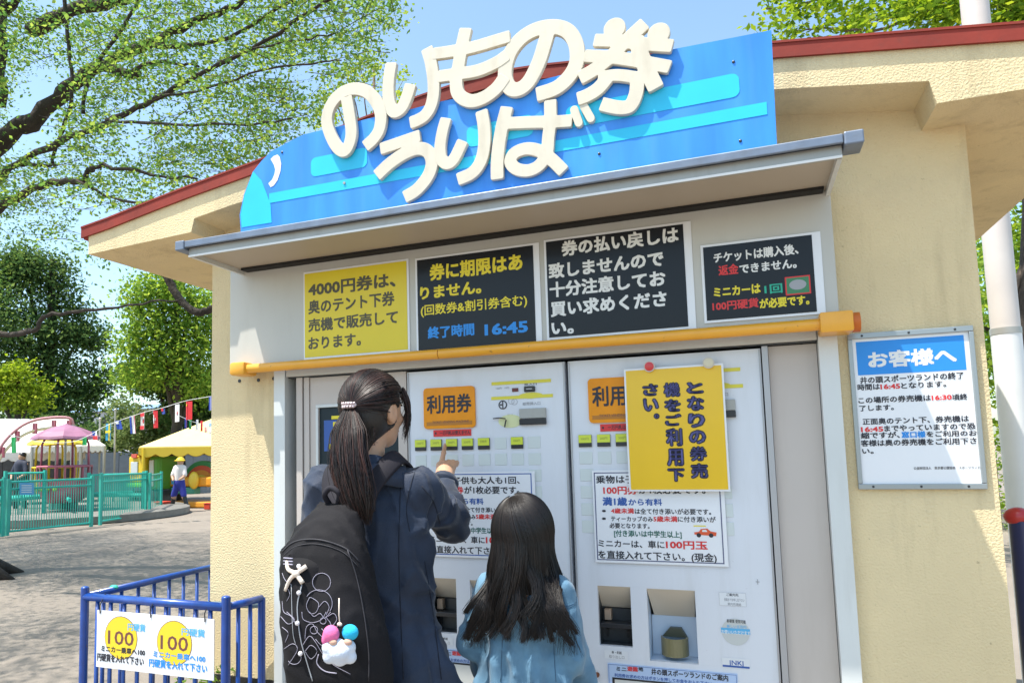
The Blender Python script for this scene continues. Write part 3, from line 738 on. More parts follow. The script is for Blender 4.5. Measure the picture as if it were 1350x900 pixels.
    a = S(580, 330, 650, 405); P.ring((a[0]+a[1])/2, (a[2]+a[3])/2, .0125, .0165, TXK); P.rect((a[0]+a[1])/2-.002, (a[0]+a[1])/2+.002, (a[2]+a[3])/2-.012, (a[2]+a[3])/2+.012, TXK); P.rect((a[0]+a[1])/2-.011, (a[0]+a[1])/2-.003, (a[2]+a[3])/2-.002, (a[2]+a[3])/2+.003, TXK)
    P.ring((a[0]+a[1])/2+.033, (a[2]+a[3])/2+.012, .010, .0115, GREYP); P.ring((a[0]+a[1])/2+.045, (a[2]+a[3])/2+.009, .010, .0115, GREYP)
    P.line('100円　10円', *c3(568, 252), c3(655, 0)[0], 14/5, GREYP, .01, shift=(d1, 0)); P.line('投入口', *c3(755, 226), c3(838, 0)[0], 14/5, TXK, .01, shift=(d1, 0)); P.line('紙幣挿入口', *c3(745, 350), c3(862, 0)[0], 22/5, GREYP, .01, shift=(d1, 0)); P.line('返却', *c3(642, 430), c3(680, 0)[0], 14/5, TXK, .01, shift=(d1, 0))
    P.go(t, 'marking')
    a = S(676, 258, 718, 280); MB().box(a[0], a[1], YM-.004, YM-.0005, a[2], a[3], bevel=.001).go('amount_display', bpy.data.materials.get('dark red display') or M('dark red display', (.12, .008, .01), .2), t)
    a = S(755, 246, 829, 280); o = MB().box(a[0], a[1], YM-.008, YM-.0005, a[2], a[3], bevel=.0032).go('coin_slot', DARK, t); MB().box((a[0]+a[1])/2-.011, (a[0]+a[1])/2+.011, YM-.0092, YM-.0082, (a[2]+a[3])/2-.0016, (a[2]+a[3])/2+.0016).go('slit', MTRIM, o)
    a = S(726, 394, 904, 494); h = a[3]-a[2]; o = MB().box(a[0], a[1], YM-.010, YM-.0005, a[2]+h*.38, a[3], bevel=.002).go('note_slot', STEEL, t); MB().box(a[0], a[1], YM-.014, YM-.0005, a[2], a[2]+h*.36, bevel=.002).go('slot_mouth', DARK, o)
    a = S(548, 448, 650, 520); MB().tube([(a[0]+.004, YM-.008, a[3]-.006), (a[0]+.030, YM-.010, a[3]-.004), (a[1]-.006, YM-.010, a[3]-.008)], .0022, 6).tube([(a[1]-.005, YM-.008, a[3]-.012), (a[1]-.010, YM-.012, a[2]+.003)], .0026, 6).go('coin_return_lever', DARK, t)
    # trays
    tx0, tx1, tz0, tz1 = a0, a1, az0, az1; h = tz1-tz0
    mb = MB(); crm = bpy.data.materials.get('cream tray lining') or M('cream tray lining', (.62, .56, .46), .5)
    mb.poly([(tx0, YM+.0005, tz1-.0005), (tx1, YM+.0005, tz1-.0005), (tx1, .075, tz1-h*.42), (tx0, .075, tz1-h*.42)], [(tx0, YM+.004, tz1+.006), (tx1, YM+.004, tz1+.006), (tx1, .082, tz1-h*.40), (tx0, .082, tz1-h*.40)])
    tr = mb.go('ticket_tray', crm, t)
    MB().box(tx0, tx1, .078, .082, tz0, tz1-h*.44).box(tx0-.003, tx0-.0002, .021, .08, tz0, tz1).box(tx1+.0002, tx1+.003, .021, .08, tz0, tz1).box(tx0, tx1, .021, .08, tz0-.004, tz0-.0002).go('tray_back', DARK2, tr)
    MB().box(tx0+.002, tx1-.002, .015, .077, tz0+h*.28, tz0+h*.36, bevel=.002).go('tray_shelf', DARK, tr)
    MB().box(tx0+.012, tx0+.034, .05, .0775, tz0+h*.38, tz0+h*.56).go('reflected_card', bpy.data.materials.get('tan card') or M('tan card', (.45, .32, .22), .5), tr)
    MB().box(tx0+.012, tx0+.020, .07, .0775, tz0+.015, tz0+.04).box(tx1-.028, tx1-.018, .07, .0775, tz0+.015, tz0+.04).go('tray_slot', DARK, tr)
    tx0, tx1, tz0, tz1 = b0, b1, bz0_, bz1_; h = tz1-tz0; xm = (tx0+tx1)/2
    mb = MB(); mb.poly([(tx0, YM+.0005, tz1-.0005), (tx1, YM+.0005, tz1-.0005), (tx1-.01, .09, tz1-h*.44), (tx0+.01, .09, tz1-h*.44)], [(tx0, YM+.004, tz1+.006), (tx1, YM+.004, tz1+.006), (tx1-.01, .096, tz1-h*.42), (tx0+.01, .096, tz1-h*.42)])
    tr = mb.go('change_tray', crm, t)
    MB().box(tx0+.001, tx1-.001, .092, .096, tz0, tz1-h*.44).box(tx0-.003, tx0-.0002, .021, .09, tz0, tz1).box(tx1+.0002, tx1+.003, .021, .09, tz0, tz1).box(tx0, tx1, .021, .09, tz0-.004, tz0-.0002).go('tray_back', bpy.data.materials.get('pale blue tray') or M('pale blue tray', (.52, .62, .74), .4), tr)
    cup = bpy.data.materials.get('olive change cup') or M('olive change cup', (.20, .18, .09), .4, coat=.2)
    # half-round cup with raised hood behind it
    mb = MB(); rx, ry, zc0, zc1 = .044, .05, tz0+.012, tz0+h*.30
    out = [(xm+rx*cos(pi+pi*i/14), .060+ry*sin(pi+pi*i/14)) for i in range(15)]
    inn = [(xm+(rx-.005)*cos(pi+pi*i/14), .060+(ry-.005)*sin(pi+pi*i/14)) for i in range(15)]
    n = 15; bm = mb.bm; R = [[bm.verts.new((x, y, z)) for x, y in pr_] for pr_, z in ((out, zc0), (out, zc1), (inn, zc1), (inn, zc0+.006))]
    for i in range(n-1):
        for q in range(3): bm.faces.new((R[q][i], R[q][i+1], R[q+1][i+1], R[q+1][i]))
    bm.faces.new(R[3][::-1])
    o = mb.go('change_cup', cup, tr)
    hood = [(xm-rx+.004, zc1-.004), (xm+rx-.004, zc1-.004), (xm+.022, zc1+.026), (xm-.014, zc1+.026)]
    MB().poly([(x, .068, z) for x, z in hood], [(x, .088, z) for x, z in hood]).go('cup_hood', bpy.data.materials.get('dark olive') or M('dark olive', (.07, .075, .05), .45), tr)
    # stickers and the bottom plate
    P = Print(YM-.0012); SB = lambda x0_, y0_, x1_, y1_: tuple(v+(dx if i < 2 else 0) for i, v in enumerate(pr(*cb(x0_, y0_), *cb(x1_, y1_), YM)))
    a = SB(876, 168, 1030, 250); P.rect(*a, bpy.data.materials.get('off white label') or M('off white label', (.72, .74, .76), .4)); P.frame(*a, .0006, GREYP)
    LB = lambda s, x, y, xx, h, m, b=.015: P.line(s, *cb(x, y), cb(xx, 0)[0], h/4.219, m, b, shift=(dx, 0), dy=.0003)
    LB('ご案内先', 918, 174, 985, 16, TXK); LB('係員までお申し出下さい', 905, 200, 1018, 18, GREYP); LB('案内所連絡', 925, 226, 1000, 16, GREYP)
    a = SB(882, 305, 1058, 475); cxx, czz = (a[0]+a[1])/2, (a[2]+a[3])/2
    P.disc(cxx, czz, .0415, .0415, bpy.data.materials.get('grey sticker') or M('grey sticker', (.55, .57, .55), .4)); P.rect(cxx-.043, cxx+.043, czz-.006, czz+.011, TXO, dy=.0003)
    LB('新硬貨 使用可能', 920, 318, 1025, 20, TXK); LB('新しい五百円', 920, 348, 1028, 18, TXO); LB('お使いいただけます', 890, 375, 1050, 24, TXW)
    a = SB(893, 530, 1050, 596); P.rect(*a, bpy.data.materials['off white label']); P.rect(a[0]+.001, a[1]-.001, a[2]+.001, a[2]+.007, TXN, dy=.0002); LB('JNKJ', 930, 540, 1012, 34, TXN, .02)
    a = SB(240, 488, 372, 546); P.rect(*a, bpy.data.materials['off white label']); LB('券・釣銭', 280, 494, 335, 16, TXK); LB('取り出し口', 265, 516, 350, 18, GREYP)
    a = SB(1080, 96, 1104, 126); P.rect((a[0]+a[1])/2-.0012, (a[0]+a[1])/2+.0012, a[2], a[3], GREYP); P.rect(a[0], a[1], (a[2]+a[3])/2-.0012, (a[2]+a[3])/2+.0012, GREYP)
    P.go(t, 'sticker')
    a = SB(182, 606, 218, 646); c = ((a[0]+a[1])/2, YM-.004, (a[2]+a[3])/2)
    MB().lathe((0, 0, 0), [(.0085, 0), (.0085, .006), (.006, .008)], 14).go('tmp', MTRIM) if False else MB().tube([(c[0], -.0005, c[2]), (c[0], -.008, c[2])], .0085, 14).go('keyhole', bpy.data.materials.get('rusty brass') or M('rusty brass', (.22, .09, .05), .5, metal=.5), t)
    a = SB(258, 560, 985, 720)
    g = MB().box(a[0], a[1], YM-.004, YM-.0005, a[3]-.20, a[3], bevel=.0006).go('guide_plate', bpy.data.materials.get('pale blue guide') or M('pale blue guide', (.45, .58, .80), .4), t)
    P = Print(YM-.0046); P.frame(a[0]+.003, a[1]-.003, a[3]-.197, a[3]-.003, .0012, TXN)
    LG = lambda s, x, y, xx, h, m, b=.02: P.line(s, *cb(x, y), cb(xx, 0)[0], h/4.219, m, b, shift=(dx, 0), dy=.0003)
    LG('ミニ', 305, 580, 362, 26, TXK, .03); LG('遊園', 366, 580, 424, 26, TXR, .04); LG('地', 428, 583, 455, 24, TXK, .03); LG('井の頭スポーツランドのご案内', 500, 592, 925, 34, TXK, .03); LG('利用券お求めの方はボタンを押してお金をお入れ下さい', 295, 618, 835, 20, TXN, .02)
    P.rect(a[0]+.014, a[1]-.014, a[3]-.19, a[3]-.045, DARK, dy=.0005); P.rect(a[0]+.022, a[1]-.022, a[3]-.184, a[3]-.051, bpy.data.materials['grey sticker'], dy=.0007)
    P.go(g, 'print')
    return t
machine(2); machine(1)

# third machine behind the left side panel: dark display in a beige front
x0, x1 = -1.638, -1.203
t = thing('ticket_machine', 'beige fronted ticket machine at the left with a dark display, half hidden behind the woman', 'ticket machine', ((x0+x1)/2, .2, 0))
dX0, dX1, dZ1, dZ0 = at(420, 537)[0], -1.24, at(420, 537)[2], at(420, 537)[2]-.62
MB().box(x0, x1, 0, .02, dZ1, 1.705).box(x0, x1, 0, .02, .02, dZ0).box(x0, dX0, 0, .02, dZ0, dZ1-.0001).box(dX1, x1, 0, .02, dZ0, dZ1-.0001).go('door_front', BEIGE, t)
MB().box(x0, x0+.02, .021, .45, .02, 1.70).box(x1-.02, x1, .021, .45, .02, 1.70).box(x0+.02, x1-.02, .43, .45, .02, 1.70).go('cabinet', BEIGE, t)
for q in ((dX0-.012, dX1+.012, dZ1-.001, dZ1+.011), (dX0-.012, dX0-.001, dZ0, dZ1-.0015)): MB().box(q[0], q[1], -.004, .003, q[2], q[3], bevel=.001).go('display_trim', JAMB, t)
g = MB().box(dX0, dX1, .008, .016, dZ0, dZ1-.0002).go('display_window', M('dark teal glass', (.008, .02, .028), .4, spec=.3), t)
P = Print(.0072); a = pr(427, 554, 452, 594, .007); P.rect(a[0], a[1]+.12, a[2], a[3], TXN)
a = pr(437, 548, 446, 552, .007); P.rect(a[0], a[1]+.1, a[2], a[3], TXY, dy=.0003); a = pr(439, 556, 446, 578, .007); P.frame(a[0], a[0]+.1, a[2], a[3], .007, TXY); a = pr(433, 585, 440, 592, .007); P.rect(*a, TXY, dy=.0003); P.go(g, 'print')

# printed fare notices taped on the two machines
def cn(x, y): return 740+x/4.219, 600+y/4.219
def fare(k):
    dx = DX[k]; Y = YM-.008
    x0, x1 = at(*cn(180, 95), Y)[0]+dx, at(*cn(902, 500), Y)[0]+dx; z1 = at(*cn(180, 95), Y)[2]; z0 = (at(*cn(196, 578), Y)[2]+at(*cn(910, 606), Y)[2])/2
    t = thing('fare_notice', {1: 'white framed fare notice on the middle machine, partly behind the two visitors', 2: 'white framed fare notice on the right machine below the golden sheet'}[k], 'notice', ((x0+x1)/2, Y, z0), 'fare notices on the machines')
    MB().box(x0-.006, x1+.012, Y+.0005, Y+.0020, z0-.008, z1+.007).go('sheet', WHITE, t)
    P = Print(Y); P.frame(x0, x1, z0, z1, .0035, TXN if k == 1 else M('slate print', (.10, .11, .20), .5))
    L = lambda s, x, y, xx, h, m, b=.022: P.line(s, *cn(x, y), cn(xx, 0)[0], h/4.219, m, b, shift=(dx, 0), dy=.0003)
    L('乗物は子供も大人も1回、', 192, 112, 800, 44, TXK, .025)
    L('100円券', 232, 170, 425, 46, TXR, .035); L('が1枚必要です。', 430, 168, 800, 46, TXK, .025)
    L('満1歳', 228, 232, 365, 46, TXN, .045); L('から有料', 372, 240, 560, 38, TXN, .03)
    L('※', 225, 295, 248, 24, TXK); L('4歳未満', 276, 292, 403, 30, TXR, .035); L('は全て付き添いが必要です。', 408, 294, 832, 32, TXK)
    L('※', 225, 338, 248, 24, TXK); L('ティーカップのみ', 276, 336, 508, 30, TXK); L('5歳未満', 511, 336, 645, 32, TXR, .035); L('に付き添いが', 648, 338, 858, 32, TXK)
    L('必要となります。', 268, 374, 490, 30, TXK); L('[付き添いは中学生以上]', 292, 414, 668, 36, bpy.data.materials['green print'] if False else M('dark green print', (.02, .13, .10), .5), .03)
    L('ミニカーは、車に', 205, 466, 572, 42, TXK, .022); L('100円玉', 580, 470, 812, 48, TXR, .035); L('を直接入れて下さい。(現金)', 205, 526, 862, 46, TXK, .022)
    a = pr(*cn(735, 398), *cn(862, 455), Y); mr = bpy.data.materials.get('orange red print') or M('orange red print', (.72, .10, .03), .5)
    cx, cz = (a[0]+a[1])/2+dx, (a[2]+a[3])/2
    P.shape([(cx-.032, 0, cz-.008), (cx+.034, 0, cz-.012), (cx+.036, 0, cz), (cx+.018, 0, cz+.003), (cx+.008, 0, cz+.012), (cx-.012, 0, cz+.010), (cx-.018, 0, cz+.001), (cx-.033, 0, cz-.001)], mr, dy=.0003)
    for s in (-.019, .019): P.disc(cx+s, cz-.010, .007, .007, TXK, dy=.0006)
    P.shape([(cx-.008, 0, cz+.001), (cx+.008, 0, cz+.001), (cx+.004, 0, cz+.008), (cx-.007, 0, cz+.007)], TXW, dy=.0006)
    P.rect(cx-.034, cx+.004, cz+.018, cz+.0215, TXY, dy=.0003)
    P.go(t)
fare(1); fare(2)

# golden notice hung with two magnets
Y = -.030
x0, x1, z1 = at(825, 490, Y)[0], at(953.5, 484, Y)[0], at(824, 489, Y)[2]; z0 = at(828, 645, Y)[2]; x1 = (x1+at(958, 650, Y)[0])/2
t = thing('golden_notice', 'golden yellow sheet with three columns of dark vertical lettering hung over the right machine', 'notice', ((x0+x1)/2, Y, z0))
def curl(mat, name, dY, m, n=14):
    V = []; F = []
    for s in (0, 1):
        for i in range(n+1):
            z = z1+m-(z1-z0+2*m)*i/n; yy = Y+dY+.012*(i/n)*(1-i/n)*-2.2+s*.0006+.018*(1-i/n)*0
            V += [(x0-m, yy, z), (x1+m, yy, z)]
    k = 2*(n+1)
    for i in range(n): F += [(2*i, 2*i+1, 2*i+3, 2*i+2), (k+2*i, k+2*i+2, k+2*i+3, k+2*i+1), (2*i, 2*i+2, k+2*i+2, k+2*i), (2*i+1, k+2*i+1, k+2*i+3, 2*i+3)]
    F += [(0, k, k+1, 1), (2*n, 2*n+1, k+2*n+1, k+2*n)]
    return link(name, mesh_np(name, V, F), mat, t, smooth=False)
curl(WHITE, 'laminated_backing', 0, .006); curl(YPAPER2, 'paper', -.0016, 0)
def gy(z):
    i = (z1-z)/(z1-z0); return Y-.0016-2.2*.012*i*(1-i)
def cg(x, y): return 740+x/4.219, 450+y/4.219
cols = [(693, 792, ['と', 'な', 'り', 'の', '券', '売'], [222, 300, 395, 488, 578, 672, 768]), (566, 662, ['機', 'を', 'ご', '利', '用', '下'], [225, 318, 400, 478, 590, 700, 785]), (450, 540, ['さ', 'い', '。'], [232, 312, 398, 440])]
P = Print(0)
for cx0, cx1, chs, ys in cols:
    for i, ch in enumerate(chs):
        sh = 18*(ys[i]-222)/560.
        a = at(*cg(cx0+sh*.0+2, ys[i]+4), Y); X0 = at(*cg(cx0, 240), Y)[0]; X1 = at(*cg(cx1, 240), Y)[0]
        Z1 = at(*cg(cx0, ys[i]+4), Y)[2]; Z0 = at(*cg(cx0, ys[i+1]-5), Y)[2]
        if ch == '。': X0 = X1-.02
        for mt, bo, dy in ((TXK, .075, .0006), (TXP, .012, .0014)):
            P.Y = 0; V, F = text_mesh(ch, bo); a_, b_ = V.min(0), V.max(0); g_ = 0 if bo > .05 else .0035
            U = np.empty_like(V); U[:, 0] = X0+g_+(V[:, 0]-a_[0])/(b_[0]-a_[0])*(X1-X0-2*g_); U[:, 2] = Z0+g_+(V[:, 1]-a_[1])/(b_[1]-a_[1])*(Z1-Z0-2*g_)
            U[:, 1] = [gy(z) for z in U[:, 2]]; U[:, 1] -= dy+.0004; P.add(mt, U, F)
P.go(t)
for (px_, py_, mat, lab) in ((856, 483, M('red magnet', (.62, .02, .02), .3, coat=.4), 'red round magnet holding the golden sheet at its upper left'), (934, 478, M('cream magnet', (.66, .60, .42), .4, coat=.3), 'cream round magnet holding the golden sheet at its upper right')):
    p = at(px_, py_, Y-.01)
    mg = thing('magnet', lab, 'magnet', (p[0], Y-.006, p[2]), 'round magnets on the golden sheet')
    MB().tube([(p[0], -.001, p[2]), (p[0], Y-.012, p[2])], [.017, .0185], 22).go('body', M('magnet rim', (.62, .58, .52), .4) if 'magnet rim' not in bpy.data.materials else bpy.data.materials['magnet rim'], mg, autos=40)
    MB().tube([(p[0], Y-.0122, p[2]), (p[0], Y-.015, p[2]), (p[0], Y-.0158, p[2])], [.0150, .0148, .012], 22).go('face', mat, mg, autos=40)
# ================================================================ GROUND AND BACKGROUND
gm = M('trodden sandy asphalt', (.25, .215, .18), .9, bump=.35, bscale=30, var=.16, vscale=.8, detail=8, dist=.02, spec=.2)
n = 60; gx = np.concatenate([-np.geomspace(600, 4, 24), np.linspace(-3.5, 3.5, 12), np.geomspace(4, 600, 24)])
V = [(x, y+5, -.02+.02*(vnoise(np.array([x, y, 0.]), (.35, .35, 1), 3) if abs(x) < 60 and abs(y) < 60 else 0)) for y in gx for x in gx]; n = len(gx)
F = [(j*n+i, j*n+i+1, (j+1)*n+i+1, (j+1)*n+i) for j in range(n-1) for i in range(n-1)]
g = link('ground', mesh_np('ground', V, F, True), gm, None, (0, 0, 0)); g['kind'] = 'structure'

# --- leaves and limbs
def leafmat(name, c0, c1, c2, tr=.45):
    m = bpy.data.materials.new(name); m.use_nodes = True; nt = m.node_tree
    for n in list(nt.nodes): nt.nodes.remove(n)
    out = nt.nodes.new('ShaderNodeOutputMaterial'); d = nt.nodes.new('ShaderNodeBsdfDiffuse'); t = nt.nodes.new('ShaderNodeBsdfTranslucent'); mx = nt.nodes.new('ShaderNodeMixShader')
    g_ = nt.nodes.new('ShaderNodeNewGeometry'); r = nt.nodes.new('ShaderNodeValToRGB'); e = r.color_ramp
    e.elements[0].color = (*c0, 1); e.elements[1].color = (*c2, 1); q = e.elements.new(.5); q.color = (*c1, 1)
    nt.links.new(g_.outputs['Random Per Island'], r.inputs[0]); nt.links.new(r.outputs[0], d.inputs[0])
    hs = nt.nodes.new('ShaderNodeHueSaturation'); hs.inputs['Value'].default_value = 1.5; hs.inputs['Saturation'].default_value = 1.1; hs.inputs['Hue'].default_value = .485
    nt.links.new(r.outputs[0], hs.inputs['Color']); nt.links.new(hs.outputs[0], t.inputs[0])
    mx.inputs[0].default_value = tr; nt.links.new(d.outputs[0], mx.inputs[1]); nt.links.new(t.outputs[0], mx.inputs[2]); nt.links.new(mx.outputs[0], out.inputs[0]); return m
def leaves(P, size, rng, flat=.5, k=4):
    """leaf blades at points P: pointed quads, random turn, biased to lie flat"""
    n = len(P); a = rng.normal(size=(n, 3)); a[:, 2] *= flat; a /= np.linalg.norm(a, axis=1, keepdims=True)
    b = rng.normal(size=(n, 3)); b[:, 2] *= flat; b -= (b*a).sum(1, keepdims=True)*a; b /= np.linalg.norm(b, axis=1, keepdims=True)+1e-9
    s = (size*(.65+.7*rng.random(n)))[:, None]; c = np.cross(a, b)
    V = np.stack([P-a*s*.5, P+b*s*.28+c*s*.05, P+a*s*.5, P-b*s*.28+c*s*.05], 1).reshape(-1, 3)
    F = np.arange(n*4).reshape(n, 4); return V, F
BARK = M('dark grey brown bark', (.052, .040, .032), .95, bump=1, bscale=22, var=.4, vscale=7, dist=.02, detail=8)
BARK2 = M('paler bark', (.16, .12, .09), .95, bump=.8, bscale=22, var=.35, vscale=7, dist=.02)
def jig(pts, amp, n=4):
    p = smooth_pts(pts, n); p = np.array(p); p[1:-1] += rng.normal(size=(len(p)-2, p.shape[1]))*amp; return p

# the big spreading tree at the left: limbs traced where they hang in the picture
TB = gnd(-58, 762); TB = np.array([TB[0], TB[1], 0.0])
tree = thing('spreading_tree', 'big spreading tree with long dark limbs and small fresh leaves at the upper left', 'tree', TB)
fork = at(-90, 420, TB[1]); fork2 = at(-80, 250, TB[1]+.2)
mb = MB()
mb.tube(jig([TB+(0, 0, -.1), TB+(.03, 0, .5), (fork+TB)/2+(.06, 0, 0), fork], .01), [.42]+[.33]*4+[.28]*4+[.24]*4, 12)
for k in range(7):
    a = 2*pi*k/7+.3; r = TB+np.array([cos(a)*.75, sin(a)*.75, -.03])
    mb.tube([TB+(cos(a)*.2, sin(a)*.2, .28), TB+(cos(a)*.42, sin(a)*.42, .10), r], [.16, .10, .03], 8)
mb.go('trunk', BARK, tree, smooth=True)
LIMB = [([(-90, 420), (-60, 280), (0, 186), (40, 160), (75, 130), (105, 104), (135, 84), (200, 58), (240, 36), (300, 14), (350, -12)], 4.0, 4.4, .15, .02),
 ([(-80, 300), (-30, 262), (0, 238), (22, 216), (80, 186), (130, 166), (170, 148), (210, 126), (250, 105), (290, 84), (340, 60), (400, 22), (450, -10)], 3.6, 2.9, .045, .012),
 ([(22, 216), (50, 217), (75, 218)], 3.5, 3.4, .03, .012),
 ([(-80, 340), (-30, 305), (0, 274), (35, 254), (70, 240), (108, 238), (116, 224), (138, 218), (200, 230), (260, 236)], 3.6, 3.2, .062, .01),
 ([(84, -10), (90, 60), (95, 120), (84, 165), (74, 190), (70, 218)], 3.4, 3.5, .022, .02),
 ([(-60, 60), (-10, 25), (12, 10), (32, -10)], 3.8, 3.8, .06, .05),
 ([(2, -10), (3, 60), (2, 140)], 3.7, 3.7, .06, .045),
 ([(140, 158), (160, 160), (230, 163), (330, 164), (385, 156)], 3.2, 2.7, .02, .007),
 ([(200, 60), (240, 62), (300, 50), (365, 12), (400, -10)], 4.2, 4.0, .035, .012),
 ([(40, 40), (95, 14), (150, 2), (190, -14)], 4.4, 4.4, .10, .06),
 ([(132, 84), (148, 90), (160, 96), (172, 100), (182, 97)], 4.1, 3.9, .055, .04),
 ([(172, 96), (196, 84), (240, 84), (262, 88)], 3.9, 3.8, .03, .012),
 ([(-60, 440), (0, 441), (45, 436), (58, 418), (90, 412), (140, 407), (200, 398), (240, 394)], 3.0, 3.0, .036, .006),
 ([(300, 84), (320, 70), (350, 62), (400, 52), (440, 44)], 3.0, 2.8, .014, .006),
 ([(210, 126), (260, 120), (330, 96), (410, 84), (450, 80)], 3.1, 2.8, .014, .006),
 ([(110, 150), (118, 100), (140, 66), (180, 10), (186, -10)], 3.8, 3.8, .026, .02),
 ([(100, 238), (150, 262), (200, 268), (250, 262)], 3.3, 3.1, .018, .006)]
limbpts = []
for k, (pp, Ya, Yb, ra, rb) in enumerate(LIMB):
    m = len(pp); P3 = [at(x, y, TB[1]-4+Ya+(Yb-Ya)*i/(m-1)) for i, (x, y) in enumerate(pp)]
    P3 = jig(P3, .008 if ra < .05 else .014)
    rr = np.linspace(ra, rb, len(P3))*(1+.12*rng.normal(size=len(P3)).clip(-1, 1))
    MB().tube(P3, rr, 8 if ra > .04 else 5).go('limb', BARK, tree, smooth=True); limbpts.append(P3)
limball = np.concatenate(limbpts)
def inside(poly, x, y):
    r = False; n = len(poly)
    for i in range(n):
        (x0, y0), (x1, y1) = poly[i], poly[i-1]
        if (y0 > y) != (y1 > y) and x < (x1-x0)*(y-y0)/(y1-y0)+x0: r = not r
    return r
def shaded_front(P):                      # would this leaf throw its shadow on the booth front?
    t = (P[1]-0)/-SUN[1]
    d = (0-P[1])/SUN[1]
    if d < 0: return False
    q = P+SUN*d; return -2.7 < q[0] < 1.3 and q[2] > -.2
CROWN = [(-700, -500), (560, -300), (530, -10), (524, 30), (500, 70), (468, 110), (430, 150), (380, 190), (300, 232), (200, 262), (165, 300), (150, 345), (60, 330), (0, 350), (-700, 420)]
tw = []; lp = []
cnt = 0
while cnt < 8600:
    x = rng.uniform(-420, 530); y = rng.uniform(-330, 350)
    if not inside(CROWN, x, y): continue
    if y > 275 and rng.random() < .62: continue
    if x > 400 and rng.random() < .25: continue
    if vnoise(np.array([x, y, 0.]), (.017, .021, 1), 5) < -.22 and x > -50: continue
    Y = TB[1]+rng.uniform(-1.6, 3.2); c = at(x, y, Y)
    if c[2] > 11: continue
    a = rng.uniform(0, 2*pi); L = rng.uniform(.25, .6); d = np.array([cos(a), sin(a)*.8, rng.uniform(-.25, .25)])*L
    if shaded_front(c): continue
    m = rng.integers(8, 20); t = rng.random(m)[:, None]
    pts = c+d*(t-.5)+rng.normal(size=(m, 3))*np.array([.06, .06, .035])
    lp.append(pts); cnt += 1
    if rng.random() < .28: tw.append(np.stack([c-d*.6+rng.normal(size=3)*.02, c-d*.2, c+d*.2, c+d*.6]))
# leaves of the unseen side of the crown, which shade the yard
cnt = 0
while cnt < 4200:
    r = 6.2*sqrt(rng.random()); a = rng.uniform(0, 2*pi); c = TB+np.array([r*cos(a), r*sin(a), rng.uniform(4.2, 7.5)])
    px_, py_, w_ = pix(c)
    if w_ > 0 and 0 < px_ < 1350 and py_ > -30: continue
    if shaded_front(c) or c[0] > -3.6: continue
    if vnoise(c, (.6, .6, .3), 8) < -.02: continue
    d = rng.normal(size=3)*.25; m = 16
    lp.append(c+d*(rng.random(m)[:, None]-.5)*2+rng.normal(size=(m, 3))*.09); cnt += 1
    # sunlight columns: these stand over the yard
V, F = leaves(np.concatenate(lp), .048, rng)
o = link('foliage', mesh_fast('foliage', V, F), leafmat('fresh spring leaves', (.070, .165, .050), (.14, .25, .06), (.29, .38, .09), .52), tree); o['kind'] = 'stuff'
o = strands('twigs', tw, BARK, tree, rad=.0035, sides=3, taper=.4); o['kind'] = 'stuff'

def blobtree(name, label, X, Y, H, blobs, nleaf, lsize, lm, seed, bark=BARK, trunk_r=.25, group=None, flat=.8, limbs=5, clump=.30):
    """blobs: (dx, dy, z, rx, ry, rz) crown masses; leaves gather in clumps near the outside of each"""
    rg = np.random.default_rng(seed); base = np.array([X, Y, 0.0]); t = thing(name, label, 'tree', base, group)
    mb = MB(); top = max(b[2] for b in blobs)
    mb.tube(jig([base+(0, 0, -.1), base+(.1*trunk_r, 0, H*.3), base+(0, 0, top)], .02*H/6), np.linspace(trunk_r, trunk_r*.35, 9), 9)
    mb.go('trunk', bark, t, smooth=True)
    for b in blobs[:limbs+3]:
        s = base+np.array([0, 0, b[2]*.55]); e = base+np.array(b[:3])
        MB().tube(jig([s, (s+e)/2+(0, 0, .15*H/6), e], .02*H/6), np.linspace(trunk_r*.4, trunk_r*.1, 9), 6).go('limb', bark, t, smooth=True)
    vol = np.array([b[3]*b[4]*b[5] for b in blobs])**.7; vol = vol**.6; vol /= vol.sum(); out = []
    for b, v in zip(blobs, vol):
        nc = max(4, int(nleaf*v/26)); d = rg.normal(size=(nc, 3)); d /= np.linalg.norm(d, axis=1, keepdims=True)
        c = base+np.array(b[:3])+d*np.array(b[3:])*(rg.random((nc, 1))**.4)
        q = np.repeat(c, 26, 0); out.append(q+rg.normal(size=q.shape)*clump*np.array([1, 1, .6]))
    V, F = leaves(np.concatenate(out), lsize, rg, flat)
    o = link('crown', mesh_fast('crown', V, F), lm, t); o['kind'] = 'stuff'; return t
def place(x, d):           # ground position seen at photo column x, d metres in front of the camera
    r_ = ray(x, 600); h = r_[:2]/np.linalg.norm(r_[:2]); return CAM[0]+h[0]*d, CAM[1]+h[1]*d
def hz(x, y, d):           # height of a photo pixel at distance d
    r_ = ray(x, y); return CAM[2]+r_[2]/np.linalg.norm(r_[:2])*d
LM_dark = leafmat('dark evergreen leaves', (.04, .085, .032), (.08, .145, .048), (.16, .23, .07), .45)
LM_mid = leafmat('mid green leaves', (.08, .17, .035), (.18, .30, .055), (.31, .40, .08), .55)
LM_yel = leafmat('yellow green leaves', (.12, .20, .02), (.20, .29, .035), (.30, .36, .06), .5)
LM_bamb = leafmat('pale olive leaves', (.09, .14, .05), (.16, .22, .08), (.25, .30, .12), .4)
def crown_at(px_, py_, d, r_px, ry_px=None, c0=None):
    """crown mass centred on a photo pixel at distance d"""
    X, Y = place(px_, d); z = hz(px_, py_, d); k = d/FPX*.97; return (X-c0[0], Y-c0[1], z, r_px*k, r_px*k*.9, (ry_px or r_px)*k)
c0 = place(62, 38)
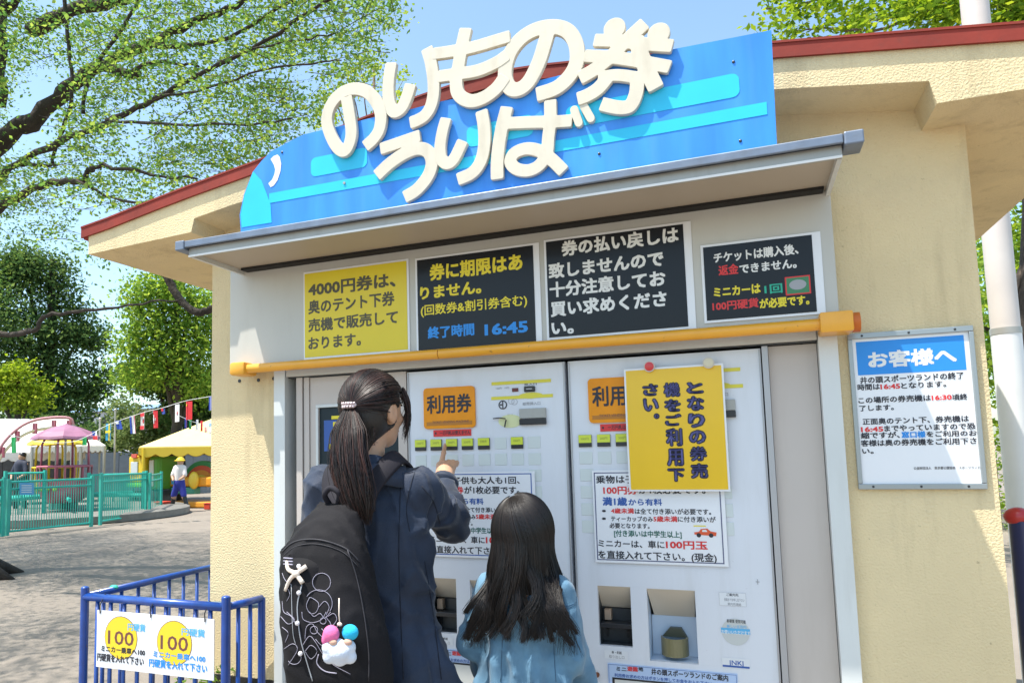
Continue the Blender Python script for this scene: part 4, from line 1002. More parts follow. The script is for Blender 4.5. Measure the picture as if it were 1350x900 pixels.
blobtree('evergreen_tree', 'tall dark evergreen tree behind the white marquee at the left edge', *c0, 12, [crown_at(*q, c0=c0) for q in ((25, 365, 38, 30, 34), (72, 380, 38, 16, 28), (10, 430, 37, 36, 40), (60, 440, 38, 42, 40), (105, 440, 38, 26, 18), (30, 500, 38, 45, 40), (85, 500, 38, 42, 34), (122, 515, 38, 18, 16), (60, 545, 38, 60, 24), (-30, 420, 38, 40, 80), (22, 338, 38, 10, 14), (30, 352, 38, 18, 16), (72, 352, 38, 9, 18), (96, 412, 38, 12, 10), (118, 452, 38, 14, 7), (132, 494, 38, 12, 6), (-10, 360, 38, 26, 20))], 30000, .19, LM_dark, 11, trunk_r=.4, clump=.42)
c0 = place(22, 30)
blobtree('maple_tree', 'yellow green young tree low in front of the dark evergreen at the left edge', *c0, 6, [crown_at(*q, c0=c0) for q in ((12, 492, 30, 24, 16), (44, 512, 30, 16, 10), (0, 520, 30, 26, 18), (34, 532, 30, 22, 8), (-20, 500, 30, 24, 24))], 4200, .15, LM_yel, 12, trunk_r=.15, clump=.25)
c0 = place(232, 26)
blobtree('broadleaf_tree', 'bright green broadleaf tree between the marquee and the booth corner', *c0, 9, [crown_at(*q, c0=c0) for q in ((205, 385, 26, 34, 24), (250, 400, 26, 34, 34), (195, 430, 26, 30, 30), (245, 455, 26, 38, 30), (205, 480, 26, 36, 30), (290, 430, 27, 40, 60), (262, 505, 26, 30, 26), (178, 398, 26, 12, 14), (172, 452, 26, 10, 16), (225, 368, 26, 14, 8), (170, 500, 26, 10, 8))], 17000, .145, LM_mid, 13, trunk_r=.25, clump=.36)
c0 = place(236, 28)
blobtree('evergreen_tree', 'dark evergreen tree with bare lower trunk beside the booth corner, behind the yellow marquee', *c0, 8, [crown_at(*q, c0=c0) for q in ((205, 500, 28, 32, 22), (245, 505, 28, 34, 30), (180, 492, 28, 16, 14), (245, 545, 28, 26, 26), (275, 520, 28, 20, 34))], 12000, .17, LM_dark, 14, trunk_r=.22, clump=.26)
c0 = place(205, 29)
blobtree('conifer_shrub', 'pale olive bushy conifer behind the string of flags', *c0, 4, [crown_at(*q, c0=c0) for q in ((195, 560, 29, 30, 26), (175, 575, 29, 22, 22), (225, 570, 29, 26, 22), (160, 545, 33, 18, 22))], 7000, .13, LM_bamb, 15, trunk_r=.1, clump=.16)
c0 = place(215, 34)
blobtree('shade_tree', 'dark tree low behind the grey site hoarding', *c0, 5, [crown_at(*q, c0=c0) for q in ((150, 575, 34, 36, 14), (110, 585, 34, 40, 16), (240, 585, 34, 40, 20), (60, 570, 36, 60, 22))], 9000, .18, LM_dark, 16, trunk_r=.2, clump=.25)
# dark bough hanging under the eave
Pq = [at(x, y, 7.0) for x, y in ((205, 340), (221, 366), (231, 386), (246, 404), (262, 412), (277, 408), (300, 398))]
tr2 = thing('leaning_tree', 'thick dark bough hooking down under the left eave of the booth', 'tree', (Pq[0][0]-.6, 7.0, 0))
r0 = np.array([Pq[0][0]-.6, 7.0, 0.]); 
Pr = [at(x, y, 7.0) for x, y in ((300, 398), (330, 400), (345, 470))]
trk = [np.array([Pr[2][0]+.2, 7.0, -.05]), np.array([Pr[2][0]+.1, 7.0, 1.4]), Pr[2], Pr[1], Pr[0]]
tr2.location = tuple(trk[0]); ORG[tr2.name] = trk[0]
MB().tube(jig(trk, .01), np.linspace(.17, .06, 17), 9).go('trunk', BARK, tr2, smooth=True)
MB().tube(jig(Pq[::-1], .006), np.linspace(.055, .075, 25), 8).go('bough', BARK, tr2, smooth=True)

# trees behind the booth at the right
c0 = place(1420, 12)
def branch(pp, Ya, ra, rb, par): MB().tube(jig([at(x, y, Ya) for x, y in pp], .01), np.linspace(ra, rb, (len(pp)-1)*4+1), 6).go('limb', BARK2, par, smooth=True)
rt = thing('roadside_tree', 'tree with fresh green sprays rising behind the right end of the roof', 'tree', (at(1385, 700, 7.0)[0], 7.0, 0))
b_ = ORG[rt.name]
MB().tube(jig([b_+(0, 0, -.1), b_+(0, 0, 2), at(1368, 200, 7.0), at(1334, 20, 7.0), at(1322, -60, 7.0)], .015), np.linspace(.2, .10, 17), 9).go('trunk', BARK, rt, smooth=True)
for pp, ra in (([(1322, 60), (1290, 30), (1262, 18), (1235, 14), (1205, 22), (1170, 24), (1125, 26)], .05), ([(1265, 20), (1240, 5), (1225, -10)], .03), ([(1326, 40), (1345, 10), (1380, -30)], .05), ([(1215, 22), (1150, 40), (1080, 38), (1050, 40)], .02), ([(1225, -10), (1150, -20), (1060, 5), (1010, 12)], .02), ([(1332, 420), (1345, 360), (1365, 310)], .05), ([(1332, 520), (1345, 470), (1380, 430)], .04)):
    branch(pp, 7.0, ra, .008, rt)
lp = []
def spray(n, x0, x1, y0, y1, Y0, Y1, m=14, thin=None):
    for _ in range(n):
        x = rng.uniform(x0, x1); y = rng.uniform(y0, y1)
        if thin and vnoise(np.array([x, y, 0.]), (.03, .05, 1), 9) < thin: continue
        c = at(x, y, rng.uniform(Y0, Y1)); d = rng.normal(size=3)*(.22, .22, .07)
        lp.append(c+d*(rng.random(m)[:, None]-.5)*2+rng.normal(size=(m, 3))*.05)
spray(150, 1010, 1130, -60, 45, 6, 8, thin=-.02); spray(260, 1120, 1350, -60, 40, 6, 8, thin=-.08); spray(60, 1190, 1280, 0, 26, 6, 7); spray(240, 1310, 1420, -40, 60, 6, 8)
spray(420, 1400, 1700, -260, 20, 6, 9, thin=-.1); spray(260, 1150, 1400, -260, -50, 6, 9, thin=-.1); spray(420, 1320, 1440, 270, 600, 7.5, 11, thin=-.12); spray(90, 1335, 1440, 560, 700, 8, 10)
V, F = leaves(np.concatenate(lp), .085, rng); o = link('crown', mesh_fast('crown', V, F), leafmat('sunny green leaves', (.06, .13, .02), (.15, .25, .03), (.28, .36, .05)), rt); o['kind'] = 'stuff'
# a line of park trees and a clipped hedge beyond the right side
for i, (px_, d, lab) in enumerate(((1372, 17, 'leafy park tree close behind the pole at the right edge'), (1480, 21, 'leafy park tree beyond the right edge of the picture'), (1620, 19, 'broad park tree far beyond the right edge of the picture'))):
    c1 = place(px_, d); rg_ = np.random.default_rng(60+i)
    blobtree('park_tree', lab, *c1, 6, [(1.6*cos(a)*r_, 1.6*sin(a)*r_, 3.4+z_, 1.3, 1.3, 1.0) for a, r_, z_ in ((0, 0, 1.2), (.6, 1, .3), (2.2, 1, .2), (3.9, 1, .4), (5.2, 1, 0), (1.5, .5, -.5))], 9000, .13, LM_mid, 60+i, trunk_r=.16, clump=.24)
hx, hy = place(1560, 16); hg = thing('clipped_hedge', 'clipped green hedge beyond the right side of the booth', 'hedge', (hx, hy, 0), kind=None)
q = rng.uniform(size=(9000, 3))*np.array([9, 1.0, 1.25])+np.array([hx-3.5, hy-.5, 0.02]); V, F = leaves(q, .07, rng); o = link('foliage', mesh_fast('foliage', V, F), LM_mid, hg); o['kind'] = 'stuff'
mb = MB()
for k in range(18): mb.tube([(hx-3.4+k*.52, hy, 0), (hx-3.38+k*.52, hy+.05, 1.1)], .015, 5)
o = mb.go('stems', BARK2, hg, kind='stuff')
# small tree tops seen through the letters
c0 = place(500, 16)
lt = thing('slender_tree', 'slender light green tree whose top shows above the roof behind the first letters', 'tree', (c0[0], c0[1], 0))
b_ = ORG[lt.name]
MB().tube(jig([b_+(0, 0, -.1), b_+(0, 0, 3), (b_[0], b_[1], hz(500, 90, 16))], .02), np.linspace(.12, .03, 9), 7).go('trunk', BARK2, lt, smooth=True)
lp = []
for _ in range(330):
    x = rng.uniform(400, 575); ytop = np.interp(x, [400, 440, 480, 510, 545, 575], [150, 105, 62, 75, 88, 130]); y = rng.uniform(ytop, 190)
    if x > 455 and rng.random() < .1: continue
    if vnoise(np.array([x, y, 0.]), (.05, .05, 1), 19) < -.1: continue
    d = rng.uniform(14.5, 17.5); X, Y = place(x, d); c = np.array([X, Y, hz(x, y, d)]); dd = rng.normal(size=3)*(.18, .18, .12)
    lp.append(c+dd*(rng.random(11)[:, None]-.5)*2+rng.normal(size=(11, 3))*.06)
V, F = leaves(np.concatenate(lp), .085, rng); o = link('crown', mesh_fast('crown', V, F), bpy.data.materials['yellow green leaves'], lt); o['kind'] = 'stuff'
for k in range(8):
    x = 420+20*k; X, Y = place(x, 16); MB().tube(jig([b_+(0, 0, 4.4), np.array([(b_[0]+X)/2, (b_[1]+Y)/2, hz(x, 170, 16)]), np.array([X, Y, hz(x, np.interp(x, [400, 480, 575], [140, 75, 125]), 16)])], .02), np.linspace(.03, .006, 9), 5).go('limb', BARK2, lt, smooth=True)

# utility pole, navy post and things at the right edge
pp = at(1319, 400, 2.45); k_ = np.linalg.norm(pp-CAM)/FPX*16.2
k_ *= .82; pp = pp+np.array([.012, 0, 0]); pole = thing('utility_pole', 'thick white round pole standing behind the right eave of the booth', 'pole', (pp[0], 2.45, 0))
MB().tube([(pp[0], 2.45, -.1), (pp[0], 2.45, 2.1-.1+.0)], k_, 28).go('lower_sleeve', WHITEP, pole, autos=40)
MB().tube([(pp[0], 2.45, 2.001), (pp[0], 2.45, 6.5)], k_*.965, 28).go('shaft', M('warm grey pole paint', (.66, .60, .55), .6, var=.08, bump=.1, bscale=20), pole, autos=40)
MB().tube([(pp[0], 2.45, 1.985), (pp[0], 2.45, 2.02)], k_*1.03, 28).go('band', STEEL, pole, autos=40)
pn = at(1350, 800, .16)
post = thing('barrier_post', 'navy steel post with a red ball cap beside the right corner of the booth', 'post', (pn[0]+.018, .16, 0))
NAVY = M('navy gloss paint', (.01, .018, .09), .3, coat=.4, var=.2)
ztop = at(1337, 686, .16)[2]
MB().tube([(pn[0]+.018, .16, -.02), (pn[0]+.018, .16, ztop)], .036, 20).go('tube', NAVY, post, autos=40)
MB().ball((pn[0]+.018-.012, .16, ztop+.012), .036, (1, 1, .8), 18).go('cap', M('red ball cap', (.42, .015, .015), .35, coat=.3), post, smooth=True)
MB().tube([(pn[0]+.05, .16, ztop-.12), (pn[0]+1.6, .16, ztop-.12)], .02, 12).tube([(pn[0]+.05, .16, .25), (pn[0]+1.6, .16, .25)], .02, 12).go('rail', NAVY, post, smooth=True)
X, Y = place(1352, 20)
sc_ = thing('block_wall', 'pale concrete block wall with small square openings beyond the right edge', 'wall', (X+1.5, Y, 0))
zt, zb_ = hz(1350, 508, 20), hz(1350, 590, 20)
CONC = M('pale concrete', (.55, .53, .50), .85, bump=.4, bscale=20, var=.15)
for i in range(6):
    for j in range(5):
        x0 = X-.35+i*.55; z0 = zb_-.25+j*(zt-zb_)/4; hh = (zt-zb_)/4-.01
        MB().box(x0, x0+.54, Y, Y+.18, z0, z0+hh*.28).box(x0, x0+.54, Y, Y+.18, z0+hh*.72, z0+hh).box(x0, x0+.16, Y, Y+.18, z0+hh*.281, z0+hh*.719).box(x0+.38, x0+.54, Y, Y+.18, z0+hh*.281, z0+hh*.719).go('block', CONC, sc_)
MB().box(X-.35, X+3, Y+.02, Y+.16, -.05, zb_-.26).go('footing', CONC, sc_)

# ---------------------------------------------------------------- blue railing with the 100 yen banner
RZ = at(200, 795, -.31)[2]
A0, B0 = gnd(112, 786, RZ), gnd(298, 800, RZ); RZt = RZ
C0 = at(345, 787, -.10); D0 = gnd(279, 747, RZ)
A0[2] = B0[2] = C0[2] = D0[2] = RZ
yy = (A0[1]+B0[1])/2
rail = thing('blue_railing', 'low blue tubular railing enclosing the shrub bed at the left corner of the booth', 'railing', ((A0[0]+B0[0])/2, yy, 0))
def post_(p, r, top): MB().tube([(p[0], p[1], -.02), (p[0], p[1], RZ+top)], r, 16).ball((p[0], p[1], RZ+top), r*1.0, (1, 1, .5), 14).go('post', BLUEP, rail, autos=50)
post_(A0, .0165, .035); post_(B0, .0175, .035); post_(C0, .015, .0)
MB().tube([A0, B0], .0165, 16).go('top_rail', BLUEP, rail, smooth=True)
MB().tube([B0, C0], .014, 14).go('top_rail', BLUEP, rail, smooth=True)
D1 = D0+(D0-A0)*.6
MB().tube([A0, D1], .0150, 14).go('top_rail', BLUEP, rail, smooth=True)
MB().tube([(B0[0]-.5, B0[1]+.12, RZ-.035), (C0[0]-.02, C0[1]+.04, RZ-.035)], .012, 12).go('inner_rail', M('weathered grey green rail', (.22, .30, .32), .4, metal=.3), rail, smooth=True)
for a, b, n in ((A0, B0, 9), (B0, C0, 2), (A0, D1, 12)):
    for i in range(1, n+1):
        p = a+(b-a)*i/(n+1); MB().tube([(p[0], p[1], .04), (p[0], p[1], RZ-.01)], .0085, 10).go('baluster', BLUEP, rail, smooth=True)
    MB().tube([(a[0], a[1], .08), (b[0], b[1], .08)], .011, 10).go('bottom_rail', BLUEP, rail, smooth=True)
for p in ((140, 811), (215, 806)):
    q = gnd(*p, RZ+.0)
for f_ in (.25,): 
    q = A0+(D1-A0)*.12; MB().ball((q[0], q[1], q[2]+.012), .014, (1.6, 1, .7), 10).go('clamp', GREENF, rail)
def c6(x, y): return 80+x/4.821, 740+y/4.821
YB_ = yy-.022
x0 = at(*c6(232, 322), YB_)[0]; x1 = at(*c6(975, 350), YB_)[0]; z1 = (at(*c6(232, 322), YB_)[2]+at(*c6(970, 348), YB_)[2])/2; z0 = (at(*c6(225, 680), YB_)[2]+at(*c6(978, 740), YB_)[2])/2
bn = thing('price_banner', 'white laminated banner with two yellow 100 discs tied to the blue railing', 'banner', ((x0+x1)/2, YB_, z0))
MB().box(x0, x1, YB_, YB_+.003, z0, z1).go('sheet', WHITE, bn)
P = Print(YB_-.0006); kz = (z1-z0); kx = x1-x0
coin = M('coin yellow', (.86, .60, .03), .4)
for i, (cxf, mt) in enumerate(((.22, TXN), (.68, TXO))):
    cx = x0+cxf*kx; cz = z0+kz*.55; U = lambda a: cx+a*kx; W_ = lambda a: cz+a*kz
    P.disc(cx, cz, .146*kx, .375*kz, TXBR); P.disc(cx, cz, .142*kx, .365*kz, coin, dy=.0003)
    P.fit('100', U(-.115), U(.115), W_(-.125), W_(.115), TXBR, .012, dy=.0006)
    P.fit('円硬貨', U(.06), U(.215 if i == 0 else .25), W_(.14), W_(.27), TXO, .03, dy=.0006)
    P.fit('ミニカー乗車へ100', U(-.175), U(.215 if i == 0 else .255), W_(-.27), W_(-.16), TXK if i == 0 else TXB, .04, dy=.0006)
    P.fit('円硬貨を入れて下さい', U(-.21), U(.205 if i == 0 else .27), W_(-.44), W_(-.30), TXK if i == 0 else TXB, .04, dy=.0006)
P.go(bn)
for f_ in (.03, .48, .93):
    x = x0+f_*kx; MB().tube([(x, YB_-.002, z1-.012), (x, YB_-.004, z1+.02), (x+.002, yy, RZ+.019), (x, yy+.02, RZ)], .0022, 6).go('cable_tie', DARK, bn)
# shrubs in the bed
sh = thing('bed_shrub', 'low leafy shrub inside the blue railing', 'shrub', ((A0[0]+B0[0])/2+.1, yy+.32, 0))
c_ = ORG[sh.name]; q = []
for _ in range(150):
    d = rng.normal(size=3); d /= np.linalg.norm(d); cc = c_+(0, 0, .30)+d*(.26, .16, .24)*rng.random()**.4; q.append(cc+rng.normal(size=(12, 3))*.03)
V, F = leaves(np.concatenate(q), .035, rng); o = link('foliage', mesh_fast('foliage', V, F), LM_mid, sh); o['kind'] = 'stuff'
for k in range(5):
    a = k*1.3; MB().tube([c_+(0, 0, -.02), c_+(.06*cos(a), .05*sin(a), .15), c_+(.15*cos(a), .10*sin(a), .36)], [.008, .006, .003], 5).go('stem', BARK2, sh)

# ---------------------------------------------------------------- turquoise fence round the ride
def fpanel(xa, ya, xb, yb, ytop_a, ytop_b, label, bars, lowrail=.08):
    a, b = gnd(xa, ya), gnd(xb, yb)
    da, db = np.hypot(*(a-CAM)[:2]), np.hypot(*(b-CAM)[:2]); ha, hb = hz(xa, ytop_a, da), hz(xb, ytop_b, db); h = (ha+hb)/2
    t = thing('fence_panel', label, 'fence', (a+b)/2, 'turquoise fence panels round the ride')
    r = .028
    for p in (a, b): MB().box(p[0]-.03, p[0]+.03, p[1]-.03, p[1]+.03, 0, h+.06, bevel=.006).go('post', GREENF, t)
    for z in (h, h-.14, lowrail): MB().tube([(a[0], a[1], z), (b[0], b[1], z)], .022, 8).go('rail', GREENF, t)
    mb = MB()
    for i in range(1, bars):
        p = a+(b-a)*i/bars; mb.tube([(p[0], p[1], lowrail), (p[0], p[1], h)], .0085, 5)
    mb.go('bars', GREENF, t, kind='stuff')
    return a, b, h
fpanel(-75, 712, 3, 707, 634, 634, 'turquoise railing panel cut by the left edge of the picture', 22)
a_, b_f, h_f = fpanel(9, 706, 120, 694, 634, 632, 'long turquoise railing panel carrying a small blue sign, at the left', 34)
fpanel(132, 692, 192, 682, 625, 625, 'turquoise railing panel in the middle, right of the gondolas', 26)
fpanel(197, 682, 212, 675, 625, 625, 'short turquoise railing panel at the right end of the fence', 8)
# far side of the fence
def fardist(xa, xb, d, ytop, label, bars):
    xa_, ya_ = place(xa, d); xb_, yb_ = place(xb, d); h = hz(xa, ytop, d)
    t = thing('fence_panel', label, 'fence', ((xa_+xb_)/2, (ya_+yb_)/2, 0), 'turquoise fence panels round the ride')
    for x, y in ((xa_, ya_), (xb_, yb_)): MB().box(x-.03, x+.03, y-.03, y+.03, 0, h+.06).go('post', GREENF, t)
    for z in (h, .1): MB().tube([(xa_, ya_, z), (xb_, yb_, z)], .025, 8).go('rail', GREENF, t)
    mb = MB()
    for i in range(1, bars): x = xa_+(xb_-xa_)*i/bars; y = ya_+(yb_-ya_)*i/bars; mb.tube([(x, y, .1), (x, y, h)], .010, 5)
    mb.go('bars', GREENF, t, kind='stuff')
fardist(8, 60, 20, 624, 'far turquoise railing panel behind the yellow gondola', 18)
fardist(118, 190, 20, 626, 'far turquoise railing panel with a tall gap right of the pink gondola', 30)
p = b_f*.38+a_*.62
s_ = thing('rule_sign', 'small blue sign with faint white lines on the turquoise railing', 'sign', (p[0], p[1]-.05, .62))
aa, bb = gnd(9, 706), gnd(120, 694); dirv = (bb-aa)/np.linalg.norm(bb-aa)
def onfence(x, y, off=-.06):   # point on the first long panel
    nrm = np.array([dirv[1], -dirv[0], 0]); r_ = ray(x, y); t_ = ((aa+nrm*.06-CAM)@nrm)/(r_@nrm); return CAM+r_*t_
q = [onfence(*v) for v in ((26, 636), (45, 636), (45, 652), (26, 652))]
nr = np.array([dirv[1], -dirv[0], 0])*.01; 
ORG[s_.name] = q[3]; s_.location = tuple(q[3])
MB().poly(q, [v-nr for v in q]).go('board', M('sign pale blue', (.10, .36, .62), .5), s_)
for i in range(4):
    v0 = q[0]+(q[3]-q[0])*(.2+.18*i)+(q[1]-q[0])*.12; v1 = v0+(q[1]-q[0])*.7; dz = (q[3]-q[0])*.06
    MB().poly([v0+nr*.3, v1+nr*.3, v1+dz+nr*.3, v0+dz+nr*.3], [v0, v1, v1+dz, v0+dz]).go('text_line', TXW, s_)

# stage and deck of the ride
X, Y = place(85, 21.5)
dk = thing('ride_platform', 'low round platform of pale boards carrying the gondolas', 'platform', (X, Y, 0))
MB().lathe((X, Y, 0), [(3.1, 0), (3.1, .16), (3.0, .2), (0.01, .2)], 48).go('deck', M('grey deck', (.20, .19, .17), .7, var=.2), dk, autos=40)
MB().tube([(X, Y, .2), (X, Y, .95)], [.35, .28], 16).go('hub', M('hub dark green', (.03, .13, .10), .5), dk)
for k in range(6):
    a = k*pi/3+.4; MB().tube([(X, Y, .55), (X+2.1*cos(a), Y+2.1*sin(a), .5)], .05, 8).go('arm', GREENF, dk)
def gondola(px_, d, ybase, ytop, wpx, label, body, roofm, floral=False):
    X, Y = place(px_, d); z0, z1 = hz(px_, ybase, d), hz(px_, ytop, d); r = wpx/2*d/FPX; H = z1-z0
    t = thing('ride_gondola', label, 'gondola', (X, Y, z0), 'flying gondolas with parasol roofs')
    MB().lathe((X, Y, z0), [(r*.55, 0), (r*.8, H*.05), (r*.97, H*.14), (r, H*.28), (r*.93, H*.285), (r*.9, H*.13), (.01, H*.10)], 24).go('tub', body, t, autos=50)
    MB().lathe((X, Y, z0), [(r*1.03, H*.44), (r*1.06, H*.455), (r*1.03, H*.47), (r*.98, H*.455), (r*1.03, H*.44)], 24).go('handrail', body, t, smooth=True)
    mb = MB()
    for k in range(18):
        a = 2*pi*k/18; mb.tube([(X+r*cos(a), Y+r*sin(a), z0+H*.28), (X+r*1.03*cos(a), Y+r*1.03*sin(a), z0+H*.45)], .018, 5)
    mb.go('spindles', body, t, kind='stuff')
    for k in range(4):
        a = 2*pi*(k+.35)/4; MB().tube([(X+r*.93*cos(a), Y+r*.93*sin(a), z0+H*.28), (X+r*.9*cos(a), Y+r*.9*sin(a), z0+H*.74), (X+r*.7*cos(a), Y+r*.7*sin(a), z0+H*.86)], .028, 7).go('pillar', body, t, smooth=True)
    mb = MB(); n = 16; R = r*1.28
    rings = []
    for rr, zz in ((R, .80), (R*.97, .83), (R*.72, .895), (R*.4, .95), (R*.08, .985), (.01, 1.0)):
        rings.append([mb.bm.verts.new((X+rr*(1+.03*(k % 2 == 0))*cos(2*pi*k/n), Y+rr*(1+.03*(k % 2 == 0))*sin(2*pi*k/n), z0+H*zz-(.02 if k % 2 else 0)*(rr > R*.5))) for k in range(n)])
    for i in range(len(rings)-1):
        for k in range(n): mb.bm.faces.new((rings[i][k], rings[i][(k+1) % n], rings[i+1][(k+1) % n], rings[i+1][k]))
    mb.bm.faces.new(rings[0][::-1]); mb.go('parasol_roof', roofm, t)
    MB().tube([(X, Y, z0+H*.1), (X, Y, z0+H*.95)], .03, 8).go('mast', STEEL, t)
    MB().lathe((X, Y, z0+H*.12), [(r*.8, 0), (r*.8, .12), (r*.45, .14), (r*.42, 0)], 20).go('bench', body, t)
    if floral:
        for k in range(5):
            a = -pi/2-.7+.3*k; MB().ball((X+r*1.0*cos(a), Y+r*1.0*sin(a), z0+H*.18), .07, (1, .4, .8), 8).go('flower_motif', LMG, t)
LMG = M('motif green', (.25, .45, .05), .5); PINK = M('faded pink paint', (.46, .12, .17), .45, var=.2, vscale=3); MAUVE = M('mauve parasol', (.33, .14, .22), .5, var=.25, vscale=2); YEL = M('ride yellow', (.80, .55, .03), .4, var=.1)
gondola(74, 22.5, 655, 569, 48, 'yellow gondola with a yellow parasol roof, behind the pink one', YEL, YEL)
gondola(86, 20.6, 662, 558, 57, 'pink gondola with a mauve parasol roof and a green motif', PINK, MAUVE, True)
# arch of the ride behind
pts = [(-12, 618), (0, 590), (15, 571), (35, 557), (60, 551), (90, 551), (96, 562)]
t = thing('ride_arch', 'curved pink and cream striped arch rising behind the gondolas', 'arch', (*place(40, 24.5), 0))
for s, m in ((0, M('bleached pink', (.50, .24, .26), .5)), (.30, M('arch cream', (.72, .62, .40), .5))):
    P3 = smooth_pts([np.array([*place(x, 24.5), hz(x, y, 24.5)-s]) for x, y in pts], 4); MB().tube(P3, .045, 8).go('rib', m, t, smooth=True)
for x, y in ((3, 588), (22, 567), (45, 557), (70, 553), (90, 553)):
    X, Y = place(x, 24.5); z = hz(x, y, 24.5); MB().box(X-.07, X+.07, Y-.03, Y+.03, z-.32, z-.02).go('cross_panel', PINK, t)
X, Y = place(96, 24.5); MB().tube([(X, Y, 0), (X, Y, hz(96, 560, 24.5))], .07, 8).go('leg', STEEL, t)
X, Y = place(-12, 24.5); MB().tube([(X, Y, 0), (X, Y, hz(-12, 618, 24.5))], .07, 8).go('leg', STEEL, t)

# white marquees
CAN = M('white marquee canvas', (.80, .76, .70), .7, bump=.15, bscale=2, var=.08, vscale=1)
CANY = M('yellow marquee canvas', (.90, .74, .28), .7, bump=.15, bscale=2, var=.08)
def marquee(xl, xr, d0, d1, ye, yr, label, mat, val=.35, xridge=None, legs=4, valm=None):
    """low pitched marquee: eave line at photo row ye (front), ridge seen at row yr"""
    a = np.array([*place(xl, d0), 0]); b = np.array([*place(xr, d0), 0]); c = np.array([*place(xr, d1), 0]); e = np.array([*place(xl, d1), 0])
    za = hz(xl, ye, d0); zr = hz((xl+xr)/2, yr, (d0+d1)/2); t = thing('marquee', label, 'marquee', (a+b+c+e)/4)
    m1, m2 = (a+e)/2, (b+c)/2; u = lambda p, z: (p[0], p[1], z)
    k = .12 if xridge is None else xridge; r1, r2 = m1+(m2-m1)*k, m2+(m1-m2)*k
    V = [u(a, za), u(b, za), u(c, za), u(e, za), u(r1, zr), u(r2, zr)]
    V += [(v[0], v[1], v[2]-.03) for v in V]
    F = [(0, 1, 5, 4), (1, 2, 5), (2, 3, 4, 5), (3, 0, 4)]; F += [tuple(i+6 for i in f[::-1]) for f in F]; F += [(0, 6, 7, 1), (1, 7, 8, 2), (2, 8, 9, 3), (3, 9, 6, 0)]
    link('canvas_roof', mesh_np('canvas_roof', V, F), mat, t)
    for p, q in ((a, b), (b, c), (c, e), (e, a)):
        n = 14; mb = MB()
        for i in range(n):
            s0, s1 = p+(q-p)*i/n, p+(q-p)*(i+1)/n; mid = (s0+s1)/2; nn = np.array([(q-p)[1], -(q-p)[0], 0]); nn = nn/np.linalg.norm(nn)*.012
            ring = [u(s0, za-.031), u(s1, za-.031), u(s1, za-val*.7), u((mid+s1)/2, za-val*.93), u(mid, za-val), u((mid+s0)/2, za-val*.93), u(s0, za-val*.7)]
            mb.poly([(v[0]+nn[0], v[1]+nn[1], v[2]) for v in ring], [(v[0]-nn[0], v[1]-nn[1], v[2]) for v in ring])
        mb.go('valance', valm or mat, t)
    for i in range(legs):
        for p, q in ((a, b), (e, c)):
            s = p+(q-p)*(.02+.96*i/(legs-1)); MB().tube([u(s, 0), u(s, za-.03)], .045, 8).go('leg', YEL if mat is CANY else STEEL, t)
    return t
marquee(-140, 112, 27, 31, 598, 552, 'large white marquee at the left behind the gondolas', CAN, .30, .10)
marquee(40, 139, 25.5, 29, 588, 570, 'lower cream marquee slope right of the large white one', CAN, .22, .3)
mq = marquee(183, 470, 23, 26.5, 589, 543, 'yellow marquee with a scalloped valance over the little train', CANY, .30, .40, valm=M('golden valance', (.86, .58, .05), .6))

# grey hoarding behind
a = np.array([*place(95, 33), 0]); b = np.array([*place(330, 33), 0])
hd_ = thing('site_hoarding', 'long grey panelled hoarding behind the rides', 'hoarding', (a+b)/2); zh = hz(150, 596, 33)
for i in range(12):
    s0 = a+(b-a)*i/12; s1 = a+(b-a)*(i+.97)/12; MB().poly([(s0[0], s0[1], 0), (s1[0], s1[1], 0), (s1[0], s1[1], zh), (s0[0], s0[1], zh)], [(s0[0]-.05, s0[1]+.08, 0), (s1[0]-.05, s1[1]+.08, 0), (s1[0]-.05, s1[1]+.08, zh), (s0[0]-.05, s0[1]+.08, zh)]).go('panel', M('hoarding grey', (.22, .25, .29), .6, var=.15) if i == 0 else bpy.data.materials['hoarding grey'], hd_)
a = np.array([*place(-260, 34), 0]); b = np.array([*place(94, 34), 0])
hd_ = thing('board_fence', 'dark board fence behind the white marquee at the far left', 'fence', (a+b)/2); zh = hz(50, 596, 34)
for i in range(14):
    s0 = a+(b-a)*i/14; s1 = a+(b-a)*(i+.97)/14; MB().poly([(s0[0], s0[1], 0), (s1[0], s1[1], 0), (s1[0], s1[1], zh), (s0[0], s0[1], zh)], [(s0[0]-.05, s0[1]+.08, 0), (s1[0]-.05, s1[1]+.08, 0), (s1[0]-.05, s1[1]+.08, zh), (s0[0]-.05, s0[1]+.08, zh)]).go('board', M('fence dark', (.08, .08, .08), .7, var=.3) if i == 0 else bpy.data.materials['fence dark'], hd_)
# building far behind
X, Y = place(150, 95)
bl = thing('distant_building', 'low pale building with a faded blue roof far behind the flags', 'building', (X, Y, 0)); z1 = hz(150, 541, 95); z2 = hz(150, 529, 95)
MB().box(X-9, X+11, Y, Y+12, 0, z1).go('wall', M('far pale wall', (.5, .5, .52), .8), bl)
MB().poly([(X-10, Y-.6, z1), (X+12, Y-.6, z1), (X+9, Y+6, z2), (X-7, Y+6, z2)], [(X-10, Y+12.6, z1), (X+12, Y+12.6, z1), (X+9, Y+6.01, z2), (X-7, Y+6.01, z2)]).go('roof', M('far blue roof', (.20, .33, .50), .6), bl)
for i in range(7): MB().box(X-7.5+i*2.6, X-6+i*2.6, Y-.05, Y-.005, z1-1.8, z1-.7).go('window', DARK, bl)

